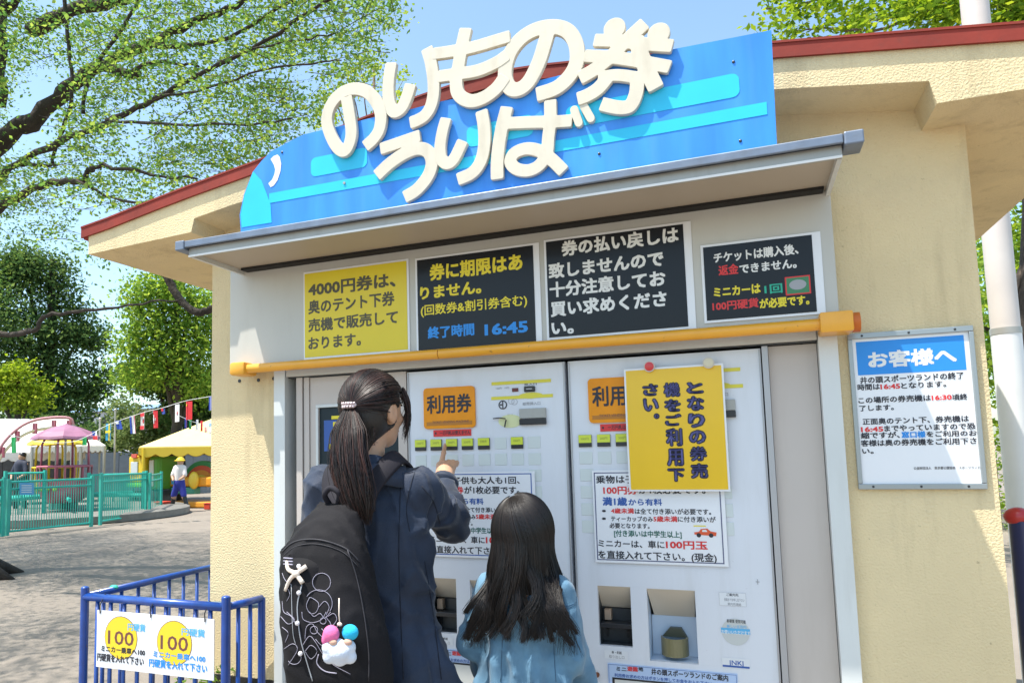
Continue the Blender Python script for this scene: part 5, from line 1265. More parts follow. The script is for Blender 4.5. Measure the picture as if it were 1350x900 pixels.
# the little train under the yellow marquee
X, Y = place(203, 24.0); k = 24/FPX
cabin = thing('train_cabin', 'yellow and green toy train cabin under the yellow marquee', 'ride car', (X, Y, 0))
z = lambda y: hz(203, y, 24)
MB().box(X-21*k, X+3*k, Y-.5, Y+.5, z(635), z(600), bevel=.08).go('cab_body', YEL, cabin)
MB().box(X-16*k, X-5*k, Y-.53, Y-.49, z(624), z(608), bevel=.02).go('window', M('pale window', (.55, .6, .62), .2), cabin)
MB().box(X+4.5*k, X+22*k, Y-.35, Y+.6, z(645), z(601), bevel=.1).go('carriage', M('ride green', (.10, .30, .03), .45), cabin)
MB().box(X+7*k, X+14*k, Y-.38, Y-.34, z(640), z(606), bevel=.02).go('door', M('pale panel', (.62, .6, .5), .5), cabin)
MB().box(X-22*k, X+4*k, Y-.55, Y+.55, z(641), z(635.5), bevel=.03).go('skirt', M('lime skirt', (.12, .5, .03), .5), cabin)
MB().box(X-14*k, X-6*k, Y-.56, Y-.5, z(603), z(598), bevel=.01).go('name_board', M('pinkish red', (.6, .1, .08), .5), cabin)
MB().box(X-20*k, X+22*k, Y-.4, Y+.4, .12, z(646), bevel=.02).go('chassis', DARK2, cabin)
for dx in (-.4, .35): 
    MB().tube([(X+dx, Y-.45, .17), (X+dx, Y-.35, .17)], .17, 16).go('wheel', DARK, cabin)
X, Y = place(262, 23.6)
rd = thing('rainbow_ride', 'orange toy boat ride with a rainbow wheel arch near the booth corner', 'ride car', (X, Y, 0))
cz = hz(262, 637, 23.6); cols_ = [('ring green', (.05, .30, .12)), ('ring red', (.62, .10, .05)), ('ring orange', (.72, .30, .04)), ('ring yellow', (.75, .6, .08)), ('ring teal', (.1, .4, .35))]
for i, (nm_, c) in enumerate(cols_):
    r1 = .78-.14*i; pts = [(X+.15+r1*cos(pi*j/16), cz-.1+r1*sin(pi*j/16)) for j in range(17)]
    MB().poly([(x, Y-.02-.02*i, q_) for x, q_ in pts], [(x, Y+.12, q_) for x, q_ in pts]).go('arch_band', M(nm_, c, .5), rd)
OR_ = M('ride orange', (.78, .32, .02), .45)
MB().box(X-.72, X+.85, Y-.45, Y-.12, hz(262, 640, 23.6), hz(262, 628, 23.6), bevel=.05).go('hull', OR_, rd)
MB().box(X-.62, X-.12, Y-.47, Y-.452, hz(262, 637, 23.6), hz(262, 631, 23.6)).go('blue_panel', TXO, rd)
MB().box(X-.7, X+.2, Y-.42, Y-.13, hz(262, 650, 23.6), hz(262, 641, 23.6), bevel=.03).go('water_band', M('sea green', (.08, .35, .25), .5), rd)
MB().box(X-.8, X+1.2, Y-.6, Y+.7, 0, .16, bevel=.03).go('base', M('base orange', (.70, .30, .03), .5), rd)
MB().ball((X+.25, Y-.5, hz(262, 632, 23.6)), .20, (.9, .6, 1.3), 12).go('figurehead', M('figure yellow', (.82, .55, .05), .4), rd, smooth=True)
for x_, y_, s in ((216, 651, .30), (276, 658, .2)):
    X, Y = place(x_, 21.8); bx_ = thing('red_crate', {216: 'red plastic crate on the ground beside the yard fence end', 276: 'small red crate on the ground at the booth corner'}[x_], 'crate', (X, Y, 0), 'red crates on the ground')
    MB().box(X-s/2, X+s/2, Y-s/2, Y+s/2, 0, s*.8, bevel=.02).go('shell', M('crate red', (.6, .06, .03), .5), bx_)
    MB().box(X-s*.56, X+s*.56, Y-s*.56, Y+s*.56, s*.8, s*.9, bevel=.01).go('rim', bpy.data.materials['crate red'], bx_)
X, Y = place(153, 20.5)
# light stands behind the fence
for x_, yt, lab in ((131, 552, 'thin dark pole at the corner of the ride yard'), (151, 540, 'thin grey pole behind the string of flags'), (239, 535, 'thin grey pole beside the dark tree')):
    X, Y = place(x_, 26); pl_ = thing('flag_pole', lab, 'pole', (X, Y, 0)); MB().tube([(X, Y, 0), (X, Y, hz(x_, yt, 26))], .03, 8).ball((X, Y, hz(x_, yt, 26)), .05, (1, 1, 1), 8).go('shaft', STEEL, pl_)

# ---------------------------------------------------------------- string of flags
def rope(pts, d, label):
    P3 = [np.array([*place(x, d), hz(x, y, d)]) for x, y in pts]; t = thing('flag_rope', label, 'rope', P3[0]); MB().tube(smooth_pts(P3, 4), .006, 5).go('cord', WHITEP, t); return P3
rope([(-10, 566), (20, 575), (60, 583), (95, 582), (118, 573), (135, 563), (160, 553), (190, 543), (215, 537), (245, 528), (285, 521), (330, 512)], 18, 'long rope of small national flags across the rides')
FC = {n_: M('flag '+n_, c, .7) for n_, c in dict(white=(.8, .8, .8), red=(.70, .03, .04), blue=(.02, .06, .35), sky=(.05, .35, .60), yellow=(.80, .60, .03), green=(.01, .30, .08), black=(.02, .02, .02), orange=(.75, .25, .03)).items()}
def flag(x, y, wpx, hpx, design, label, d=18, tilt=0, grp='small national flags on the ropes'):
    X, Y = place(x, d); z1 = hz(x, y, d); k = 1.2*d/FPX; w_, h_ = wpx*k, hpx*k
    t = thing('flag', label, 'flag', (X, Y, z1), grp); u = np.array([cos(-.35), sin(-.35), 0])
    def piece(name, poly, mat, dy):
        f = [np.array([X, Y, z1])+u*((a-.5)*w_)+np.array([tilt*b*h_, 0, -b*h_])+np.array([0, -.004*dy+.03*sin(a*5+x), 0]) for a, b in poly]
        MB().poly(f, [q-np.array([0, -.003, 0]) for q in f]).go(name, FC[mat], t)
    piece('cloth', [(0, 0), (.33, 0), (.66, 0), (1, 0), (1, 1), (.66, 1), (.33, 1), (0, 1)], design[0], 0)
    for i, (poly, mat) in enumerate(design[1:]): piece('emblem', poly, mat, i+2)
R_ = lambda a, b, c, d_: [(a, c), (b, c), (b, d_), (a, d_)]
circ = lambda cx, cy, r, s=1.0: [(cx+r*cos(2*pi*i/12), cy+r*s*sin(2*pi*i/12)) for i in range(12)]
flag(18, 576, 12, 15, ['green'], 'dark green flag near the left edge above the arch', tilt=.1)
flag(112, 576, 9, 8, ['green'], 'small green flag above the mauve parasol')
flag(125, 568, 11, 9, ['white', (R_(0, 1, .55, 1), 'red'), (R_(0, .4, 0, .5), 'blue')], 'small red, white and blue flag left of the yellow crossed one', tilt=.2)
flag(143, 558, 10, 17, ['sky', (R_(.35, .55, 0, 1), 'yellow'), (R_(0, 1, .42, .56), 'yellow')], 'sky blue flag with a yellow cross')
flag(155, 554, 10, 9, ['blue', (R_(.1, .5, .1, .4), 'white')], 'small dark blue flag right of the yellow crossed one', tilt=.3)
flag(174, 548, 9, 18, ['white', (R_(0, .3, 0, 1), 'blue'), (R_(.68, 1, 0, 1), 'red')], 'blue, white and red upright striped flag', tilt=.1)
flag(188, 544, 9, 17, ['white', (R_(0, 1, 0, .22), 'red'), (R_(0, 1, .78, 1), 'red'), (circ(.5, .5, .22, .6), 'red')], 'white flag with red ends and a red emblem')
flag(203, 541, 10, 18, ['red', (R_(.42, .58, .25, .75), 'white'), (R_(.22, .78, .42, .58), 'white')], 'red flag with a white cross', tilt=.05)
flag(214, 538, 9, 6, ['blue', (R_(0, .5, 0, .5), 'red')], 'very small blue and red flag between the red ones', tilt=.2)
flag(233, 533, 11, 18, ['white', (circ(.5, .5, .24, .55), 'red'), (R_(.4, .6, .5, .62), 'blue')], 'white flag with a round red and blue emblem')
flag(248, 529, 11, 19, ['red', (circ(.3, .2, .1, .6), 'yellow')], 'plain red flag with a small yellow star')
flag(277, 522, 8, 15, ['blue', (R_(.4, 1, 0, 1), 'white')], 'blue and white flag beside the booth corner')
rope([(236, 548), (255, 556), (280, 560), (330, 556)], 20, 'second short rope of flags beside the booth corner')
for i, (x, des) in enumerate(((245, ['blue', (R_(.3, .7, 0, 1), 'red')]), (251, ['green', (R_(.4, 1, .3, .7), 'white')]), (259, ['white', (R_(0, .4, 0, 1), 'blue')]), (265, ['red', (R_(.4, .7, .2, .7), 'white')]), (271, ['white', (R_(0, 1, .5, 1), 'red')]), (277, ['white', (R_(0, 1, 0, .3), 'sky')]))):
    flag(x, 550+i*1.5, 6, 11, des, ['tiny blue and red flag, first on the second rope', 'tiny green and white flag on the second rope', 'tiny white flag with a blue side on the second rope', 'tiny red flag with a white patch on the second rope', 'tiny white flag with a red lower half on the second rope', 'tiny white flag with a sky blue top on the second rope'][i], d=20)

# ---------------------------------------------------------------- far people
def far_person(px_, d, label, shirt, trousers, hat, stride=.18, zoff=0.0, H=1.66, hidden=False):
    X, Y = place(px_, d); t = thing('person', label, 'person', (X, Y, zoff)); b = np.array([X, Y, zoff]); s = H/1.66
    P_ = lambda *q: b+np.array(q)*s
    SKIN_ = bpy.data.materials.get('far skin') or M('far skin', (.52, .30, .20), .6)
    surf('body', [rcone(P_(0, 0, .95), P_(.02, 0, 1.33), .13*s, .15*s), rcone(P_(.02, 0, 1.36), P_(.02, 0, 1.5), .05, .05), ell(P_(.03, 0, 1.56), (.08, .095, .11)),
        rcone(P_(-.04, -.02, .9), P_(-.16-stride*.3, -.02, .46), .09, .065), rcone(P_(-.16-stride*.3, -.02, .46), P_(-.12-stride, .0, .08), .06, .045), rcone(P_(.05, .02, .9), P_(.10+stride*.4, .02, .46), .09, .065), rcone(P_(.10+stride*.4, .02, .46), P_(.14+stride, .05, .08), .06, .045),
        rcone(P_(-.17, 0, 1.36), P_(-.22, -.08, 1.1), .05, .04), rcone(P_(-.22, -.08, 1.1), P_(-.08, -.2, .98), .04, .03), rcone(P_(.20, 0, 1.36), P_(.25, -.06, 1.1), .05, .04), rcone(P_(.25, -.06, 1.1), P_(.18, -.22, 1.0), .04, .03)], SKIN_, t, vox=.022, k=.03)
    surf('shirt', [rcone(P_(0, 0, .98), P_(.02, 0, 1.34), .15*s, .165*s), rcone(P_(-.15, 0, 1.38), P_(-.22, -.06, 1.15), .068, .06), rcone(P_(.17, 0, 1.38), P_(.25, -.04, 1.15), .068, .06)], shirt, t, vox=.022, k=.04)
    surf('trousers', [rcone(P_(0, 0, .98), P_(0, 0, .88), .15*s, .15*s), rcone(P_(-.04, -.02, .88), P_(-.16-stride*.3, -.02, .5), .105, .08), rcone(P_(.05, .02, .88), P_(.10+stride*.4, .02, .5), .105, .08)], trousers, t, vox=.022, k=.03)
    surf('lower_legs', [rcone(P_(-.16-stride*.3, -.02, .5), P_(-.12-stride, .0, .09), .068, .052), rcone(P_(.10+stride*.4, .02, .5), P_(.14+stride, .05, .09), .068, .052)], DARK, t, vox=.02, k=.01)
    surf('shoe', [rcone(P_(-.10-stride, .02, .04), P_(-.14-stride, -.14, .035), .05, .04)], bpy.data.materials['crate red'], t, vox=.015, k=.01)
    surf('shoe', [rcone(P_(.15+stride, .06, .04), P_(.13+stride, -.10, .035), .05, .04)], bpy.data.materials['crate red'], t, vox=.015, k=.01)
    if hat: surf('hat', [ell(P_(.03, 0, 1.625), (.10, .115, .08)), ell(P_(.03, -.03, 1.60), (.15, .16, .02))], hat, t, vox=.015, k=.01)
    else: surf('hair', [ell(P_(.03, .015, 1.60), (.09, .10, .085))], DARK, t, vox=.015, k=.01)
    return t
far_person(237, 21.5, 'person in a yellow hat, white shirt and blue shorts striding past the rides', M('shirt white red', (.75, .68, .66), .8), M('royal blue cloth', (.03, .04, .30), .8), YEL, .16, H=1.42)
far_person(28, 22.5, 'person in a dark shirt standing at the left behind the turquoise fence', M('dark shirt', (.03, .035, .06), .8), DARK2, None, .04)
# ================================================================ THE TWO VISITORS
from mathutils.bvhtree import BVHTree
def hairmat(name, c, c2):
    m = M(name, c, .45, var=.0, spec=.4); nt = m.node_tree; b = nt.nodes['Principled BSDF']
    g_ = nt.nodes.new('ShaderNodeNewGeometry'); r = nt.nodes.new('ShaderNodeValToRGB'); r.color_ramp.elements[0].color = (*c, 1); r.color_ramp.elements[1].color = (*c2, 1); r.color_ramp.elements[0].position = .45
    nt.links.new(g_.outputs['Random Per Island'], r.inputs[0]); nt.links.new(r.outputs[0], b.inputs['Base Color']); b.inputs['Anisotropic'].default_value = .5; return m
HAIR = hairmat('dark brown hair', (.013, .009, .008), (.060, .024, .018))
HAIRB = M('hair under-mass', (.012, .009, .008), .45, bump=.4, bscale=60, stretch=(6, 6, .6), dist=.003)
HAIRG = hairmat('black hair', (.008, .007, .007), (.020, .014, .012))
SKIN = M('skin', (.56, .32, .20), .5, bump=.05, bscale=120, var=.06); SKIN.node_tree.nodes['Principled BSDF'].inputs['Subsurface Weight'].default_value = .12
SKIN.node_tree.nodes['Principled BSDF'].inputs['Subsurface Radius'].default_value = (.012, .005, .003)
COAT = M('dark navy coat cloth', (.020, .032, .062), .66, bump=.5, bscale=260, var=.45, vscale=7, dist=.0015, spec=.35)
COAT.node_tree.nodes['Principled BSDF'].inputs['Sheen Weight'].default_value = .12
DENIM = M('light blue denim', (.115, .235, .34), .85, bump=.6, bscale=260, var=.32, vscale=14, dist=.0012, var2=(.06, .14, .22))
DENIM.node_tree.nodes['Principled BSDF'].inputs['Sheen Weight'].default_value = .2
BPM = M('black backpack nylon', (.010, .009, .011), .8, bump=.5, bscale=320, var=.4, vscale=8, dist=.0012, spec=.25)
BPM2 = M('charcoal backpack strap', (.020, .018, .024), .8, spec=.25, bump=.4, bscale=200, dist=.001)
rot2 = lambda th: np.array([[cos(th), -sin(th), 0], [sin(th), cos(th), 0], [0, 0, 1.]])

def head(t, Hc, th, s=1.0, tilt=0.0):
    """head at Hc facing +Y turned by th towards +X"""
    f = np.array([sin(th), cos(th), 0]); r = np.array([cos(th), -sin(th), 0]); u = np.array([0, 0, 1.])
    Rm = np.stack([r, f, u], 1)
    L = lambda x, y, z: Hc+s*(r*x+f*y+u*z)
    fs = [ell(L(0, 0, .015), np.array([.074, .092, .092])*s, Rm), ell(L(0, .030, -.045), np.array([.054, .060, .062])*s, Rm), ell(L(0, .060, -.078), np.array([.028, .028, .024])*s, Rm),
          rcone(L(0, .086, .005), L(0, .104, -.028), .009*s, .013*s), ell(L(0, .086, -.055), np.array([.024, .012, .010])*s, Rm), ell(L(.036, .066, -.022), np.array([.024, .02, .02])*s, Rm), ell(L(-.036, .066, -.022), np.array([.024, .02, .02])*s, Rm),
          rcone(L(0, -.018, -.04), L(0, -.03, -.16), .046*s, .050*s)]
    for sg in (1, -1):
        fs += [ell(L(sg*.076, -.004, -.008), np.array([.009, .020, .032])*s, Rm), ell(L(sg*.079, -.012, -.002), np.array([.007, .016, .026])*s, Rm)]
    def hollow(c):
        g_ = ell(c, np.array([.006, .010, .016])*s, Rm); return g_
    surf('head', fs, SKIN, t, vox=.0055*s, k=.012*s, sub=[hollow(L(.088, -.006, -.002)), hollow(L(-.088, -.006, -.002))], smooth_it=2)
    for sg in (1, -1):
        MB().ball(L(sg*.029, .072, .002), .0085*s, (1, .6, .55), 12).go('eye', WHITEP, t, smooth=True); MB().ball(L(sg*.029, .076, .002), .004*s, (1, .5, 1), 10).go('iris', DARK, t, smooth=True)
        MB().tube([L(sg*.016, .089, .020), L(sg*.032, .088, .025), L(sg*.048, .076, .020)], .003*s, 6).go('eyebrow', HAIR, t)
    MB().tube([L(-.022, .092, -.056), L(0, .098, -.054), L(.022, .092, -.056)], [.002*s, .0055*s, .002*s], 8).go('lips', M('lips', (.50, .16, .13), .4) if 'lips' not in bpy.data.materials else bpy.data.materials['lips'], t, smooth=True)
    return L, Rm

# ---------------------------------------------------------------- the woman
YW = -.66
Hc = at(492, 543, YW); th = .22
sh_z = at(545, 628, YW)[2]
wc = np.array([at(487, 640, YW)[0], YW+.01, 0.0])
wom = thing('person', 'woman with a long ponytail and dark navy coat pointing at a machine button', 'person', (wc[0], wc[1], 0))
L, Rm = head(wom, Hc, th, 1.0)
# coat
Sx = wc[0]+.005
shR = np.array([Sx+.148, YW+.02, sh_z-.040]); shL = np.array([Sx-.160, YW-.0, sh_z-.030])
elb = at(594, 688, -.47); wri = at(586, 640, -.27)
elbL = np.array([Sx-.235, YW+.06, sh_z-.30]); wriL = np.array([Sx-.13, YW+.24, sh_z-.36])
def coat_disp(P):
    z = P[..., 2]; a = np.arctan2(P[..., 1]-YW, P[..., 0]-Sx); low = np.clip((sh_z-.30-z)/.5, 0, 1)
    n = vnoise(P, (5, 5, 1.2), 3)
    d = low*.020*np.sin(a*9+n*7)+low*.008*np.sin(a*17+n*11)
    arm = np.clip((P[..., 0]-(Sx+.13))/.05, 0, 1)*(z > sh_z-.32)
    d += arm*.007*np.sin(vnoise(P, (7, 7, 9), 4)*22)
    g = vnoise(P, (4, 4, 4), 31)
    d += .0065*(1-np.abs(np.sin((P[..., 2]*26+P[..., 0]*22+g*12))))**2*(1-low)+.0045*(1-np.abs(np.sin((P[..., 2]*31-P[..., 0]*38+g*15))))**3
    d += .010*vnoise(P, (16, 16, 8), 6)+.006*vnoise(P, (38, 38, 20), 7)
    return d
secs = [(sh_z+.01, Sx, YW, .085, .07), (sh_z-.03, Sx, YW, .132, .080), (sh_z-.12, Sx, YW, .175, .105), (sh_z-.28, Sx, YW, .172, .112), (sh_z-.40, Sx+.005, YW+.01, .178, .122), (sh_z-.60, Sx+.03, YW+.01, .228, .165), (sh_z-.80, Sx+.04, YW+.01, .268, .20), (.42, Sx+.045, YW+.01, .295, .225)]
surf('coat', [loft(secs), rcone(shR, elb, .057, .050), rcone(elb, wri, .050, .040), rcone(shL, elbL, .060, .052), rcone(elbL, wriL, .054, .042), rcone(shR+(-.02, 0, .0), shL+(.02, 0, 0), .060, .060)], COAT, wom, vox=.0075, k=.032, disp=coat_disp, smooth_it=1)
# standing collar
def ringtube(c, rx, ry, z0, z1, name, mat, par, rr=.010, tiltf=0.0, flare=1.0, n=30, a0=0.0, a1=2*pi):
    V = []; F = []; lay = [(1, 0), (flare, 1), (flare*.93, 1), (.93, 0)]
    for i in range(n+1):
        a = a0+(a1-a0)*i/n
        for (k_, l_) in lay: V.append((c[0]+rx*k_*cos(a), c[1]+ry*k_*sin(a), (z1 if l_ else z0)+tiltf*sin(a)+.004*sin(a*5)))
    for i in range(n):
        for j in range(4): F.append((4*i+j, 4*i+(j+1) % 4, 4*(i+1)+(j+1) % 4, 4*(i+1)+j))
    return link(name, mesh_np(name, V, F, True), mat, par)
nk = L(0, -.03, -.15)
ringtube((nk[0], nk[1]+.01), .078, .074, sh_z-.015, sh_z+.052, 'collar', COAT, wom, flare=1.05, tiltf=-.012)
ringtube((nk[0]+.006, nk[1]+.012), .104, .088, sh_z+.030, sh_z-.028, 'collar_fold', COAT, wom, flare=1.22, tiltf=-.008)
MB().tube([wri+(0, -.004, .002), wri+(0, .014, .016)], [.048, .046], 18).go('cuff', COAT, wom, smooth=True)
for P0, P1 in (((560, 640), (574, 690)), ((556, 705), (560, 780))):
    pass
for px_, py_ in ((600, 655), (596, 668)):
    p = at(px_, py_, -.33); MB().ball(p, .0045, (1, .7, 1), 8).go('sleeve_button', STEEL, wom)
# seams and legs
for sx in (-.085, .10):
    MB().tube([(Sx+sx+.02, YW+.02, .48), (Sx+sx, YW+.05, .44), (Sx+sx, YW+.05, .08)], [.085, .06, .045], 14).go('leg', DARK2, wom, smooth=True)
    surf('shoe', [rcone((Sx+sx, YW+.03, .045), (Sx+sx+.01, YW+.16, .032), .045, .036)], DARK, wom, vox=.01, k=.01)
# pointing hand
tip = at(587.5, 586, -.0135); K = at(586, 611, -.125); u_ = (K-(wri+np.array([0, .01, .012]))); u_ /= np.linalg.norm(u_); r_ = np.array([1., 0, 0]); r_ -= u_*(r_@u_); r_ /= np.linalg.norm(r_)
fw = np.array([0, 1., 0]); W0 = wri+np.array([0, .012, .014]); Kc = K-u_*.004
mid = K*.52+tip*.48+np.array([-.002, -.008, .006])
fs = [rcone(W0, (W0+Kc)/2, .027, .031), rcone((W0+Kc)/2-r_*.014, Kc-r_*.018, .019, .0125), rcone((W0+Kc)/2, Kc+r_*.002, .020, .0125), rcone((W0+Kc)/2+r_*.012, Kc+r_*.022-u_*.005, .018, .012), rcone((W0+Kc)/2+r_*.018, Kc+r_*.036-u_*.013, .015, .011)]
hand = surf('hand', fs+[rcone(Kc-r_*.012, mid, .0105, .0088), rcone(mid, tip+(0, -.006, -.002), .0088, .0066),
    rcone(Kc+r_*.006, Kc+r_*.008+u_*.016+fw*.020, .0105, .0095), rcone(Kc+r_*.008+u_*.016+fw*.020, Kc+r_*.007-u_*.012+fw*.030, .009, .008),
    rcone(Kc+r_*.023-u_*.006, Kc+r_*.024+u_*.008+fw*.020, .010, .009), rcone(Kc+r_*.024+u_*.008+fw*.020, Kc+r_*.021-u_*.018+fw*.028, .009, .0075),
    rcone(Kc+r_*.038-u_*.015, Kc+r_*.038-u_*.004+fw*.018, .009, .008), rcone(Kc+r_*.038-u_*.004+fw*.018, Kc+r_*.034-u_*.026+fw*.024, .008, .007),
    rcone(W0-r_*.016+u_*.018, W0-r_*.036+u_*.042+fw*.010, .013, .011), rcone(W0-r_*.036+u_*.042+fw*.010, W0-r_*.028+u_*.064+fw*.024, .0105, .008)], SKIN, wom, vox=.0032, k=.006, smooth_it=2)
for p, q in ((tip, fw),): MB().ball(tip+np.array([0, -.0085, .002]), .0045, (1, .5, 1.1), 8).go('fingernail', M('nail', (.62, .40, .33), .25), wom)
surf('hand', [rcone(wriL, wriL+(.03, .05, 0), .026, .03), rcone(wriL+(.03, .05, 0), wriL+(.05, .10, .01), .012, .009), rcone(wriL+(.02, .06, 0), wriL+(.03, .11, -.005), .012, .009), rcone(wriL+(.01, .055, 0), wriL+(.01, .105, -.015), .011, .009), rcone(wriL+(.0, .05, 0), wriL+(-.01, .09, -.02), .010, .008), rcone(wriL+(.04, .03, .01), wriL+(.075, .06, .02), .012, .009)], SKIN, wom, vox=.005, k=.006)
# hair: a close cap combed to the clip, then the ponytail
clip = L(.012, -.106, .006)
def haircut(P):
    q = (P-Hc)@Rm
    face = np.maximum(np.maximum(.030+.45*np.clip(-.02-q[..., 2], 0, 1)*0-q[..., 1], q[..., 2]-.062-.0*q[..., 1]), -9)     # in front of the ears and under the fringe
    low = q[..., 2]+.108-.9*(q[..., 1]+.035)                                                               # nape
    ear = .030-np.sqrt(((np.abs(q[..., 0])-.080)/1.)**2+((q[..., 1]-.004)/1.)**2+((q[..., 2]+.014)/1.15)**2)
    return np.maximum(np.maximum(-face, -low), ear)
surf('hair', [ell(L(0, -.006, .024), (.087, .104, .100), Rm), ell(L(0, -.045, -.02), (.068, .060, .066), Rm), rcone(L(0, -.040, -.04), L(-.004, -.052, -.105), .058, .040)], HAIRB, wom, vox=.006, k=.02, cut=haircut, smooth_it=2)
cv = []; C0 = np.array([0, -.006, .024]); Rd = np.array([.0885, .1055, .1015]); cl = np.array([.012, -.104, -.010]); cl_d = cl/Rd; cl_d /= np.linalg.norm(cl_d)
rg = np.random.default_rng(4)
while len(cv) < 1500:
    d = rg.normal(size=3); d /= np.linalg.norm(d); p = C0+d*Rd
    if p[2] < -.075 or (p[1] > .045 and p[2] < .06) or (p[1] > .012 and p[2] < .012) or (abs(p[0]) > .06 and p[1] > -.024 and p[2] < .020): continue
    om = math.acos(np.clip(d@cl_d, -1, 1)); 
    if om < .25: continue
    T = np.linspace(0, 1, 13)[:, None]; q = (np.sin((1-T)*om)*d+np.sin(T*om)*cl_d)/sin(om); q /= np.linalg.norm(q, axis=1, keepdims=True)
    lift = 1+.018*rg.random()+.02*np.sin(pi*T)*rg.random(); q = C0+q*Rd*lift
    cv.append(Hc+q@Rm.T)
strands('hair_strand', cv, HAIR, wom, rad=.0012, sides=3, taper=.8)['kind'] = 'stuff'
cv = []
for i in range(170):                                # loose locks by the face and nape
    sd = 1 if i < 120 else -1; y0 = rg.uniform(.056, .088); p0 = L(sd*rg.uniform(.06, .082)*(1-.35*(y0-.035)/.05), y0, rg.uniform(.05, .075))
    ln = rg.uniform(.08, .15); T = np.linspace(0, 1, 13)
    cv.append(np.stack([p0+np.array(Rm@np.array([sd*(.012*sin(pi*t)+.004*t), .012*sin(pi*t*.9), -ln*t])) for t in T]))
for i in range(60):
    p0 = L(rg.uniform(-.05, .07), -.085+rg.uniform(0, .02), -.05); T = np.linspace(0, 1, 13)
    cv.append(np.stack([p0+np.array([rg.normal()*.004*t, -.004*t, -.05*t]) for t in T]))
strands('loose_lock', cv, HAIR, wom, rad=.0011, taper=.3)['kind'] = 'stuff'
clipW = clip+np.array([0, -.012, 0])
ptop = clipW; ends = at(486, 692, YW-.17)
def pony(n, spread, rad, name, seed):
    rg = np.random.default_rng(seed); out = []
    for i in range(n):
        a = rg.uniform(0, 2*pi); rr = sqrt(rg.random()); ph = rg.uniform(0, 6); ln = rg.uniform(.78, 1.0)
        T = np.linspace(0, 1, 18); w_ = np.interp(T, [0, .06, .25, .6, .85, 1], [.012, .020, .042, .050, .042, .018])*spread
        ctr = ptop+(ends-ptop)*T[:, None]*ln+np.stack([-.004*np.sin(pi*T), -.045*np.sin(pi*T*.8), 0*T], 1)
        P = ctr+np.stack([w_*rr*cos(a)*1.15, w_*rr*sin(a)*.55, 0*T], 1)
        P[:, 0] += .005*np.sin(T*9+ph)*T; P[:, 1] += .004*np.sin(T*8+ph)*T
        # lies on the coat, never inside it
        out.append(P)
    return strands(name, out, HAIR, wom, rad=rad, sides=3, taper=.25)
pony(1100, 1.0, .0013, 'ponytail', 1)['kind'] = 'stuff'
pony(70, 1.25, .0011, 'ponytail_flyaway', 2)['kind'] = 'stuff'
CLIPM = M('silver rose hair clip', (.62, .50, .50), .3, metal=.6, bump=.6, bscale=90, dist=.003)
mb = MB(); mb.ball(clipW+np.array([0, -.006, .008]), .0245, (1, .34, .42), 16)
for i in range(11):
    a = -1.1+2.2*i/10; mb.ball(clipW+np.array([.021*sin(a), -.009*cos(a)-.006, .008+.005*(-1)**i]), .0042, (1, 1, 1), 7)
mb.go('hair_clip', CLIPM, wom, smooth=True)

# ---------------------------------------------------------------- backpack
bY = YW-.245
bc = at(449, 800, bY); 
bp = thing('backpack', 'black nylon backpack with white line drawings worn by the woman', 'backpack', (bc[0], bY, bc[2]-.25))
zt = at(440, 668, bY)[2]; zb2 = zt-.50; Bx = bc[0]
def bdisp(P):
    g = vnoise(P, (5, 5, 5), 41); top = np.clip((P[..., 2]-(zt-.20))/.12, 0, 1)
    return .012*vnoise(P, (12, 12, 8), 12)+.006*(1-np.abs(np.sin(P[..., 2]*30+P[..., 0]*18+g*13)))**2*(.4+top)+.004*(1-np.abs(np.sin(P[..., 2]*22-P[..., 0]*40+g*17)))**3
bz = lambda y: at(440, y, bY)[2]
bxr = lambda x0, x1, y: ((at(x0, y, bY)[0]+at(x1, y, bY)[0])/2, (at(x1, y, bY)[0]-at(x0, y, bY)[0])/2)
secB = [(bz(yy), *(lambda c: (c[0], bY+oy, c[1], ry))(bxr(x0, x1, yy))) for yy, x0, x1, oy, ry in ((668, 412, 452, .05, .03), (676, 402, 462, .04, .045), (695, 390, 470, .025, .065), (727, 377, 480, .01, .085), (780, 374, 494, .0, .100), (830, 376, 508, -.004, .106), (880, 384, 514, 0, .106), (930, 392, 512, .01, .09), (950, 400, 505, .02, .07))]
body = surf('main_bag', [loft(secB)], BPM, bp, vox=.0085, k=.02, disp=bdisp, smooth_it=1)
pk = surf('front_pocket', [loft([(zt-.12, Bx-.062, bY-.035, .050, .04), (zt-.14, Bx-.064, bY-.042, .066, .056), (zt-.28, Bx-.062, bY-.055, .078, .064), (zt-.43, Bx-.045, bY-.050, .078, .060), (zt-.46, Bx-.04, bY-.045, .066, .045)])], BPM, bp, vox=.0085, k=.02, disp=bdisp, smooth_it=1)
MB().tube(smooth_pts([at(434, 664, bY+.05), at(428, 652, bY+.03), at(436, 643, bY+.03), at(447, 650, bY+.03), at(446, 664, bY+.05)]), .008, 10).go('grab_handle', BPM2, bp, smooth=True)
def strap(pts, wd, name):
    pts = smooth_pts(pts, 6); V = []; F = []
    for i, p in enumerate(pts):
        d = pts[min(i+1, len(pts)-1)]-pts[max(i-1, 0)]; d /= np.linalg.norm(d); nn = np.array([p[0]-Sx, (p[1]-YW)*1.0, .0])+np.array([0, 0, .12]); nn /= np.linalg.norm(nn); s_ = np.cross(d, nn); s_ /= np.linalg.norm(s_); nn = np.cross(s_, d)
        for a, b in ((-1, 0), (-.8, 1), (.8, 1), (1, 0), (.8, -1), (-.8, -1)): V.append(p+s_*a*wd/2+nn*b*.006)
    for i in range(len(pts)-1):
        for j in range(6): F.append((6*i+j, 6*i+(j+1) % 6, 6*i+6+(j+1) % 6, 6*i+6+j))
    F += [tuple(range(6))[::-1], tuple(range(len(V)-6, len(V)))]
    link(name, mesh_np(name, V, F, True), BPM2, bp)
